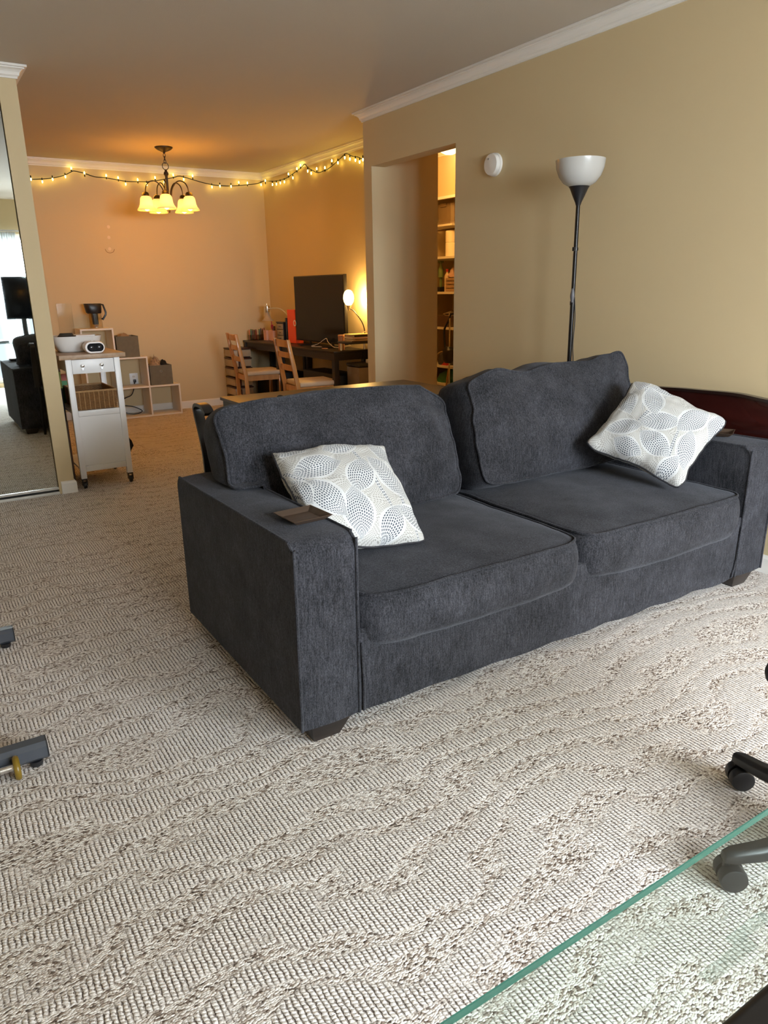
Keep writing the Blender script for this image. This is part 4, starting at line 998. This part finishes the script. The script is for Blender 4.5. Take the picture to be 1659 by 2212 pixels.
pencols = [('coral', (.6, .16, .08)), ('dark_red', (.22, .02, .03)), ('olive', (.18, .16, .03)), ('teal', (.02, .16, .16)), ('pink', (.6, .2, .2)), ('dark_brown', (.06, .03, .02)), ('green', (.04, .2, .06)), ('cream', (.6, .5, .35)), ('crimson', (.35, .01, .04)), ('navy', (.02, .03, .10))]
for i in range(18):
    nm, c = pencols[(i * 3) % 10]
    x = 3.47 + .0052 * i; y = 8.375 - .016 * (i % 3) - .0 * i; hgt = .10 + .028 * random.random()
    x = 3.415 + i * .0105; y = 8.335 - .022 * (i % 2)
    o = MB().lathe([(.006, .742), (.006, .742 + hgt), (.003, .742 + hgt + .008)], 7, c=(x, y, 0)).build('marker_pen', plain('pen_' + nm, c, .4))
    ordn = ['leftmost', 'second from left', 'third from left', 'fourth from left', 'fifth from left', 'sixth from left', 'seventh from left', 'eighth from left', 'ninth from left', 'ninth from right', 'eighth from right', 'seventh from right', 'sixth from right', 'fifth from right', 'fourth from right', 'third from right', 'second from right', 'rightmost'][i]
    tag(o, '%s marker pen, %s in the row on the far corner table' % (nm.replace('_', ' '), ordn), 'pen', 'row of marker pens on the far table')
o = MB().box(3.405, 3.61, 8.300, 8.306, .741, .80).box(3.405, 3.61, 8.352, 8.358, .741, .80).box(3.405, 3.41, 8.306, 8.352, .741, .80).box(3.605, 3.61, 8.306, 8.352, .741, .80).build('pen_tray', glass_thin('tray_clear', (.8, .75, .7), .1)); tag(o, 'low clear tray holding the row of marker pens', 'tray')
# copper tin, cable, books
tn = MB().lathe([(.030, .742), (.031, .86), (.033, .862), (.033, .880), (.030, .882), (.001, .880)], 28, c=(3.50, 6.27, 0)).build('tin', plain('copper_tin', (.50, .24, .13), .4, .3)); tag(tn, 'copper coloured round tin in front of the screen', 'tin')
cb = MB().tube(smooth_path([(3.52, 6.72, .745), (3.50, 6.76, .746), (3.46, 6.83, .748), (3.50, 6.75, .775), (3.53, 6.64, .83), (3.53, 6.60, .80), (3.53, 6.52, .765), (3.53, 6.44, .752), (3.55, 6.33, .76), (3.60, 6.20, .80), (3.63, 6.10, .90), (3.70, 6.02, .93)], 5), .0032, 6).build('white_cable', plain('white_cable', (.8, .72, .62), .5)); tag(cb, 'white cable arching over the table in front of the screen', 'cable')
dsh = MB().lathe([(.028, .741), (.034, .746), (.033, .748), (.001, .745)], 24, c=(3.44, 6.50, 0)).build('round_dish', plain('copper_tin', (.50, .24, .13), .4, .3)); tag(dsh, 'thin round copper dish lying near the table edge', 'dish')
shf = thing('monitor_riser', 'small black shelf riser on chrome feet at the right end of the table', 'riser', (3.58, 6.12, .74))
box1(3.435, 3.735, 6.0, 6.235, .808, .828).build('shelf', black_m, shf, world=True, bevel=.004)
for (x, y) in ((3.45, 6.19), (3.71, 6.19), (3.45, 6.17), (3.71, 6.02)):
    if (x, y) == (3.45, 6.17): continue
    MB().lathe([(.013, .741), (.013, .808)], 14, c=(x, y, 0)).build('foot', chrome_m, shf, world=True)
bks = [((.09, .06, .04), .006, 'lowest thin brown book in the stack on the riser'), ((.55, .40, .22), .012, 'tan book second from the bottom of the stack on the riser'), ((.06, .035, .03), .005, 'thin dark book in the middle of the stack on the riser'), ((.62, .42, .32), .018, 'pinkish book under the black one in the stack'), ((.012, .010, .010), .017, 'black book second from the top of the stack'), ((.55, .40, .15), .006, 'yellowish notebook on top of the stack')]
z = .829
for i, (c, h, lb) in enumerate(bks):
    dx = .012 * ((i * 37) % 5 - 2) / 2
    r = thing('book', lb, 'book', (3.60 + dx, 6.10, z), .04 * ((i * 7) % 5 - 2) / 2, 'books stacked on the riser')
    box1(-.11, .11, -.085, .085, 0, h).build('cover', plain('book_cover_%d' % i, c, .6), r)
    box1(-.1115, -.108, -.08, .082, .0012, h - .0012).build('page_block', plain('paper_edge', (.7, .6, .45), .8), r)
    z += h + .0004
# base of lamp two rests on the book pile
# storage tower of drawers left of far chair
tw = thing('drawer_tower', 'tall narrow tower of clear drawers with brown trims in the far corner', 'drawer tower', (3.22, 8.27, 0))
brown_pl = plain('brown_plastic', (.05, .018, .012), .4); clear_dr = plain('milky_drawer', (.42, .34, .24), .3, var=.15, nscale=14)
for k in range(6):
    z0 = .012 + k * .110
    d_ = box1(3.11, 3.33, 8.13, 8.40, z0 + .008, z0 + .088).build('drawer', clear_dr, tw, world=True, bevel=.004)
    box1(3.17, 3.19, 8.122, 8.13, z0 + .01, z0 + .08).build('handle', brown_pl, d_, world=True)
    box1(3.105, 3.335, 8.12, 8.405, z0 + .090, z0 + .106).build('trim', brown_pl, tw, world=True, bevel=.002)
MB().box(3.11, 3.33, 8.13, 8.40, 0, .018).build('base', brown_pl, tw, world=True)
# clear bin with black lid under the right end of the table
cbn = thing('drawer_unit', 'clear plastic drawer unit with a black top under the right end of the table', 'drawer unit', (3.60, 6.02, 0))
box1(3.47, 3.735, 5.90, 6.14, .605, .632).build('top', black_m, cbn, world=True, bevel=.006)
cd = plain('smoky_clear_plastic', (.20, .16, .13), .2, var=.25, nscale=12)
for k, (z0, z1) in enumerate(((.02, .21), (.22, .41), (.42, .60))): box1(3.475, 3.73, 5.905, 6.135, z0, z1).build('drawer', cd, cbn, world=True, bevel=.006)
o = box1(3.60, 3.635, 5.96, 5.995, .633, .665).build('white_cube', trim_m, bevel=.003); tag(o, 'small white block on top of the clear drawer unit', 'block')
o = box1(3.46, 3.72, 6.25, 7.05, 0, .50).build('dark_case', plain('dark_case', (.006, .005, .005), .6), bevel=.01); tag(o, 'large black case on the floor under the table with the screen', 'case')
o = box1(3.46, 3.72, 7.55, 8.30, 0, .42).build('steamer_chest', plain('dark_case', (.006, .005, .005), .6), bevel=.01); tag(o, 'large black trunk on the floor under the far corner table', 'trunk')

# ------------------------------------------------------------------ hallway closet
hl = thing('ceiling_light', 'glowing dome ceiling light in the hallway beyond the doorway', 'ceiling light', (4.52, 5.93, ZT))
MB().lathe([(.001, -.105), (.04, -.10), (.085, -.078), (.115, -.045), (.125, -.012)], 32, cap=False).build('glass_dome', emis('dome_glow', (1.0, .80, .48), 2.2), hl)
MB().lathe([(.13, 0), (.13, -.014), (.12, -.016)], 32).build('base', trim_m, hl)
light('hall_light', 'POINT', (4.05, 5.62, ZT - .22), 22, (1.0, .52, .13), .1)
sh = thing('closet_shelves', 'white closet shelves seen through the doorway', 'shelves', (4.95, 6.25, 0))
shelf_m = plain('cream_shelf', (.72, .66, .54), .5)
SZ = [1.575, 1.235, .885, .495, .31]
for z in SZ: box1(HX + .02, 5.20, 5.752, 6.748, z, z + .022).build('shelf', shelf_m, sh, world=True)
MB().bar((HX + .3, 5.752, 1.877), (HX + .3, 6.748, 1.877), .012, .016).build('rail', plain('rail_brown', (.12, .07, .03), .5), sh, world=True)
box1(HX - .012, HX, 5.72, 6.78, 2.125, 2.15).build('header_trim', trim_m, sh, world=True)
o = thing('storage_tote', 'upturned brown plastic tote on the top of the closet', 'tote', (4.9, 6.32, 1.9))
loft([squircle(.13, .14, 2.10, 6, 28, (4.88, 6.32)), squircle(.12, .13, 1.93, 6, 28, (4.88, 6.32)), squircle(.14, .15, 1.925, 6, 28, (4.88, 6.32)), squircle(.14, .15, 1.905, 6, 28, (4.88, 6.32))]).build('tub', plain('brown_tote', (.22, .16, .10), .4), o, world=True)
MB().box(4.74, 4.76, 6.27, 6.37, 2.07, 2.10).build('handle', plain('brown_tote', (.22, .16, .10), .4), o, world=True)
o = MB().box(4.7, 5.18, 6.12, 6.57, 1.885, 1.903).build('top_board', shelf_m); tag(o, 'thin board carrying the brown tote in the closet', 'board')
o = thing('paper_towel_pack', 'tall white pack of paper towels on the top closet shelf', 'paper towels', (4.8, 6.25, 1.597))
MB().lathe([(.060, 1.598), (.062, 1.60), (.062, 1.725), (.058, 1.73), (.062, 1.735), (.062, 1.84), (.055, 1.845)], 24, c=(4.80, 6.25, 0)).build('roll', plain('paper_white', (.85, .78, .62), .8), o, world=True)
def bottle(x, y, z, r, h, m, m2, label):
    o = thing('bottle', label, 'bottle', (x, y, z))
    MB().lathe([(r, 0), (r, h * .65), (r * .8, h * .75), (r * .4, h * .82), (r * .4, h * .88)], 16).build('body', m, o)
    MB().lathe([(r * .5, h * .88), (r * .5, h)], 12).build('cap', m2, o)
bottle(4.74, 6.24, 1.258, .028, .22, plain('beige_bottle', (.55, .42, .28), .4), plain('red_cap', (.3, .02, .02), .4), 'slim beige bottle with red cap on the second closet shelf')
o = thing('spray_bottle', 'green spray bottle hanging at the left of the second closet shelf', 'spray bottle', (4.76, 6.37, 1.40))
MB().lathe([(.028, 1.40), (.03, 1.47), (.012, 1.52), (.012, 1.54)], 16, c=(4.76, 6.375, 0)).box(4.73, 4.77, 6.34, 6.385, 1.54, 1.56).build('body', plain('green_spray', (.16, .22, .08), .3), o, world=True)
MB().box(4.75, 4.77, 6.365, 6.385, 1.258, 1.40).build('stand', plain('green_spray', (.16, .22, .08), .3), o, world=True)
o = box1(4.70, 4.76, 6.305, 6.365, 1.258, 1.305).build('black_box', black_m); tag(o, 'small black box at the left of the second closet shelf', 'box')
crumple('cloth_bundle', (4.78, 6.19, 1.40), .05, .05, .09, plain('pink_cloth', (.5, .32, .25), .9), 'pink and white cloth bundle on top of the baskets in the closet', 'cloth', 4)
o = MB()
for k in range(4): o.box(4.70, 4.86, 6.12, 6.215, 1.258 + k * .035, 1.285 + k * .035)
tag(o.build('basket_stack', plain('tan_wicker', (.35, .22, .12), .7), bevel=.004), 'stack of small tan baskets at the right of the second closet shelf', 'baskets')
for k in range(3):
    crumple('folded_blanket', (4.80, 6.22, 1.12 - .05 * k - .10), .09, .09, .05, plain('brown_blanket', (.20, .15, .10), .95), ['grey brown folded blanket topmost in the closet pile', 'grey brown folded blanket in the middle of the closet pile', 'grey brown folded blanket lowest in the closet pile'][k], 'blanket', k + 3)
o = box1(4.70, 5.05, 6.12, 6.4, .908, 1.02).build('cardboard_box', plain('dark_cardboard', (.09, .045, .02), .8)); tag(o, 'dark brown cardboard box under the blankets in the closet', 'box')
vc = thing('vacuum_cleaner', 'black stick vacuum cleaner with a hose in front of the closet shelves', 'vacuum cleaner', (4.56, 5.98, 0))
MB().tube(smooth_path([(4.56, 5.90, 1.05), (4.56, 5.94, 1.04), (4.56, 5.98, .97), (4.56, 6.04, .90), (4.56, 6.04, .80), (4.56, 6.02, .70), (4.56, 5.98, .62)], 5), .011, 8).build('hose', black_m, vc, world=True)
loft([squircle(.03, .04, .57, 3, 20, (4.56, 5.97)), squircle(.05, .06, .60, 3, 20, (4.56, 5.97)), squircle(.05, .06, .70, 3, 20, (4.56, 5.97)), squircle(.03, .03, .73, 3, 20, (4.56, 5.97))]).build('body', black_m, vc, world=True)
box1(4.45, 4.62, 5.84, 6.08, 0, .10).build('floor_head', black_m, vc, world=True, bevel=.01)
MB().tube([(4.56, 5.955, .10), (4.56, 5.955, 1.06)], .009, 8).build('handle', chrome_m, vc, world=True)
o = box1(4.70, 4.78, 6.19, 6.28, .555, .605).build('red_carton', plain('red_carton', (.45, .02, .02), .5)); 
o.location.z = -.038; tag(o, 'small red carton on the closet shelf behind the vacuum', 'carton')
o = thing('round_basket', 'dark grey round bag with a light handle on the lower closet shelf', 'bag', (4.82, 6.28, .517))
MB().lathe([(.14, .518), (.15, .56), (.13, .62), (.08, .66), (.01, .675)], 24, c=(4.84, 6.28, 0)).build('sack', plain('grey_bag', (.07, .06, .055), .7), o, world=True)
MB().tube(smooth_path([(4.70, 6.41, .56), (4.70, 6.34, .63), (4.70, 6.26, .655), (4.70, 6.19, .66)], 4), .006, 6).build('strap', plain('tan_strap', (.4, .28, .15), .6), o, world=True)
crumple('green_bag', (4.85, 6.28, .333), .14, .17, .15, plain('green_bag', (.05, .22, .10), .4), 'crumpled green plastic bag on the lowest closet shelf', 'bag', 8)
o = MB().tube([(4.60, 6.10, .10), (4.60, 6.02, .50)], .010, 8).build('wooden_stick', pine_m); tag(o, 'short wooden stick leaning in front of the lowest closet shelf', 'stick')

# ------------------------------------------------------------------ exercise bike feet at the left edge
gun = plain('gunmetal_paint', (.085, .095, .115), .34, .4)
bike = thing('exercise_bike', 'dark grey exercise frame with two floor bars and a yellow wheel at the left edge', 'exercise machine', (-.38, 2.52, 0))
def beam(y0, y1, x1, x0=-.85):
    z0, z1, c = .016, .072, .012
    poly = [(y0, z0 + c), (y0, z1 - c), (y0 + c, z1), (y1 - c, z1), (y1, z1 - c), (y1, z0 + c), (y1 - c, z0), (y0 + c, z0)]
    b = MB().prism(poly, x0, x1 - .004).build('stabilizer', gun, bike, world=True, smooth=.3)
    MB().prism([(y + (.0) * 1, z) for y, z in poly], x1 - .004, x1).build('end_cap', black_m, b, world=True, smooth=.3)
    for x in (x1 - .055, x0 + .03): MB().lathe([(.016, 0), (.018, .006), (.018, .016)], 16, c=(x + .02, (y0 + y1) / 2 - .01, 0)).build('rubber_foot', black_m, b, world=True)
    return b
b1 = beam(2.055, 2.112, .140); b2 = beam(2.925, 2.982, .152)
MB().lathe([(.020, -.009), (.030, -.008), (.034, -.004), (.035, 0), (.034, .004), (.030, .008), (.020, .009)], 28, c=(.052, 2.028, .037), axis='x').build('transport_wheel', plain('amber_urethane', (.20, .125, .012), .3, var=.15), bike, world=True)
MB().lathe([(.010, -.03), (.010, .014)], 12, c=(.040, 2.036, .037), axis='x').build('wheel_bolt', chrome_m, bike, world=True)
box1(-.42, -.34, 2.112, 2.925, .03, .10).build('main_beam', gun, bike, world=True, bevel=.01)
MB().bar((-.38, 2.4, .10), (-.38, 2.15, .95), .05, .06).build('seat_post', gun, bike, world=True)
MB().box(-.48, -.28, 2.02, 2.28, .95, 1.01).build('saddle', black_m, bike, world=True, bevel=.025, seg=3)

# ------------------------------------------------------------------ office chair at the right edge
oc = thing('office_chair', 'black office chair on five casters, cut off at the right edge', 'chair', (1.645, .558, 0), 0)
ang0 = 89
for k in range(5):
    a = math.radians(ang0 + 72 * k); RL = .335
    if k < 2:      # the two casters in view
        tx, ty = ((1.690, .918), (1.345, .722))[k]; a = math.atan2(ty - .558, tx - 1.645); RL = math.hypot(ty - .558, tx - 1.645)
    d = Vector((math.cos(a), math.sin(a), 0)); s = Vector((-d.y, d.x, 0))
    prof = [(.03, .125, .034, .05), (.15, .110, .026, .042), (.27, .088, .020, .034), (.325, .082, .018, .030), (.345, .078, .012, .024)]
    vs = []; fs = []
    for (r, z, hw, hh) in prof:
        for (a_, b_) in ((-1, -.5), (1, -.5), (1, .2), (.55, .5), (-.55, .5), (-1, .2)): vs.append(d * (r * RL / .335) + s * (a_ * hw) + Vector((0, 0, z + b_ * hh)))
    for i in range(len(prof) - 1):
        for q in range(6): fs.append((i * 6 + q, i * 6 + (q + 1) % 6, (i + 1) * 6 + (q + 1) % 6, (i + 1) * 6 + q))
    fs += [tuple(range(6)), tuple(24 + q for q in range(6))]
    sp = MB().add(vs, fs).build('spoke', black_m, oc, bevel=.003)
    wd = {0: math.radians(205), 1: math.radians(200)}.get(k, a + 1.0)
    wa = Vector((math.cos(wd), math.sin(wd), 0)); wp = d * RL
    # twin wheel caster, wheel axle roughly towards the camera
    ax = Vector((math.cos(math.radians(232)), math.sin(math.radians(232)), 0)) if k < 2 else s
    cst = MB()
    for sg in (-1, 1):
        c = wp - d * .012 + Vector((0, 0, .0305)) + ax * (sg * .0165)
        t1 = ax.cross(Vector((0, 0, 1))).normalized(); prof2 = [(.022, -.013), (.030, -.012), (.0305, -.004), (.0305, .007), (.029, .012), (.026, .0135), (.001, .013)]
        vs = []; fs = []; n = 28
        for (r, h) in prof2:
            for i in range(n):
                an = 2 * PI * i / n; vs.append(c + (t1 * math.cos(an) + Vector((0, 0, 1)) * math.sin(an)) * r + ax * (h * sg))
        for i in range(len(prof2) - 1):
            for q in range(n): fs.append((i * n + q, i * n + (q + 1) % n, (i + 1) * n + (q + 1) % n, (i + 1) * n + q))
        fs += [tuple(range(n)), tuple((len(prof2) - 1) * n + q for q in range(n))]
        cst.add(vs, fs)
    cst.tube([wp + Vector((0, 0, .045)), wp + Vector((0, 0, .085))], .009, 8)
    cst.build('caster', black_m, sp, smooth=.7)
MB().lathe([(.035, .09), (.036, .15), (.026, .16), (.026, .30), (.014, .30), (.014, .42)], 20).build('gas_column', black_m, oc)
rot = math.radians(-90)
oc_m = plain('black_mesh_fabric', (.018, .018, .02), .8)
st = box1(-.23, .23, -.16, .24, .43, .50).build('seat', oc_m, oc, bevel=.03, seg=3); st.rotation_euler[2] = rot
bkx = box1(-.23, .23, .235, .275, .58, 1.13).build('backrest', oc_m, oc, bevel=.035, seg=4); bkx.rotation_euler[2] = rot
bs = MB().tube([(0, .2, .44), (0, .29, .46), (0, .30, .70)], .02, 8).build('back_support', black_m, oc); bs.rotation_euler[2] = rot

# ------------------------------------------------------------------ glass desk under the camera
gd = thing('glass_desk', 'clear glass desk with a green edge at the bottom right', 'desk', (.65, 0, 0))
GZ = .74
gm = glass_thin('desk_glass', (.90, .955, .93), .05, .015)
ge = plain('green_glass_edge', (.055, .20, .155), .15, var=.1)
box1(-.25, 1.52, -.35, .3475, GZ - .008, GZ).build('glass_top', gm, gd, world=True)
MB().box(-.25, 1.52, .3475, .3490, GZ - .0078, GZ - .0002).box(-.25, 1.52, -.3515, -.35, GZ - .0078, GZ - .0002).box(-.2515, -.25, -.35, .3475, GZ - .0078, GZ - .0002).box(1.52, 1.5215, -.35, .3475, GZ - .0078, GZ - .0002).build('polished_edge', ge, gd, world=True)
# faint reflections in the glass, painted as pale patches under it
refl_m, T, P = nt('faint_reflection')
P.inputs['Base Color'].default_value = (.62, .72, .70, 1); P.inputs['Roughness'].default_value = .6
T.links.new(math_(T, 'MULTIPLY_ADD', noise_(T, coords(T), 300, 2), .35, .02), P.inputs['Alpha'])
mb = MB()
for (x, y, a, b) in ((.655, .300, .012, .007), (.668, .283, .012, .009), (.700, .268, .013, .007), (.515, .262, .035, .006), (.56, .272, .028, .005)):
    mb.box(x - a, x + a, y - b, y + b, GZ - .0090, GZ - .0085)
mb.build('reflection_marks', refl_m, gd, world=True)
for x in (-.2, 1.42):
    for y in (-.30, .17): box1(x, x + .05, y, y + .05, 0, GZ - .0091).build('leg', blackmetal_m, gd, world=True)
lp = thing('keyboard_tray', 'flat black laptop on the glass desk at the bottom right corner', 'laptop', (.75, .08, GZ))
box1(.30, 1.05, -.10, .222, GZ + .0005, GZ + .018).build('body', plain('satin_black', (.008, .008, .009), .35), lp, world=True, bevel=.008, seg=3)
mn = thing('computer_monitor', 'large dark monitor on the glass desk, seen in the mirror', 'monitor', (1.34, -.12, GZ))
box1(1.10, 1.50, -.16, -.13, 1.0, 1.52).build('screen', plain('screen_glass', (.003, .003, .003), .16), mn, world=True, bevel=.005)
MB().box(1.27, 1.33, -.19, -.17, GZ + .012, 1.2).box(1.20, 1.40, -.26, -.10, GZ + .001, GZ + .012).box(1.27, 1.33, -.17, -.16, 1.1, 1.2).build('stand', black_m, mn, world=True)
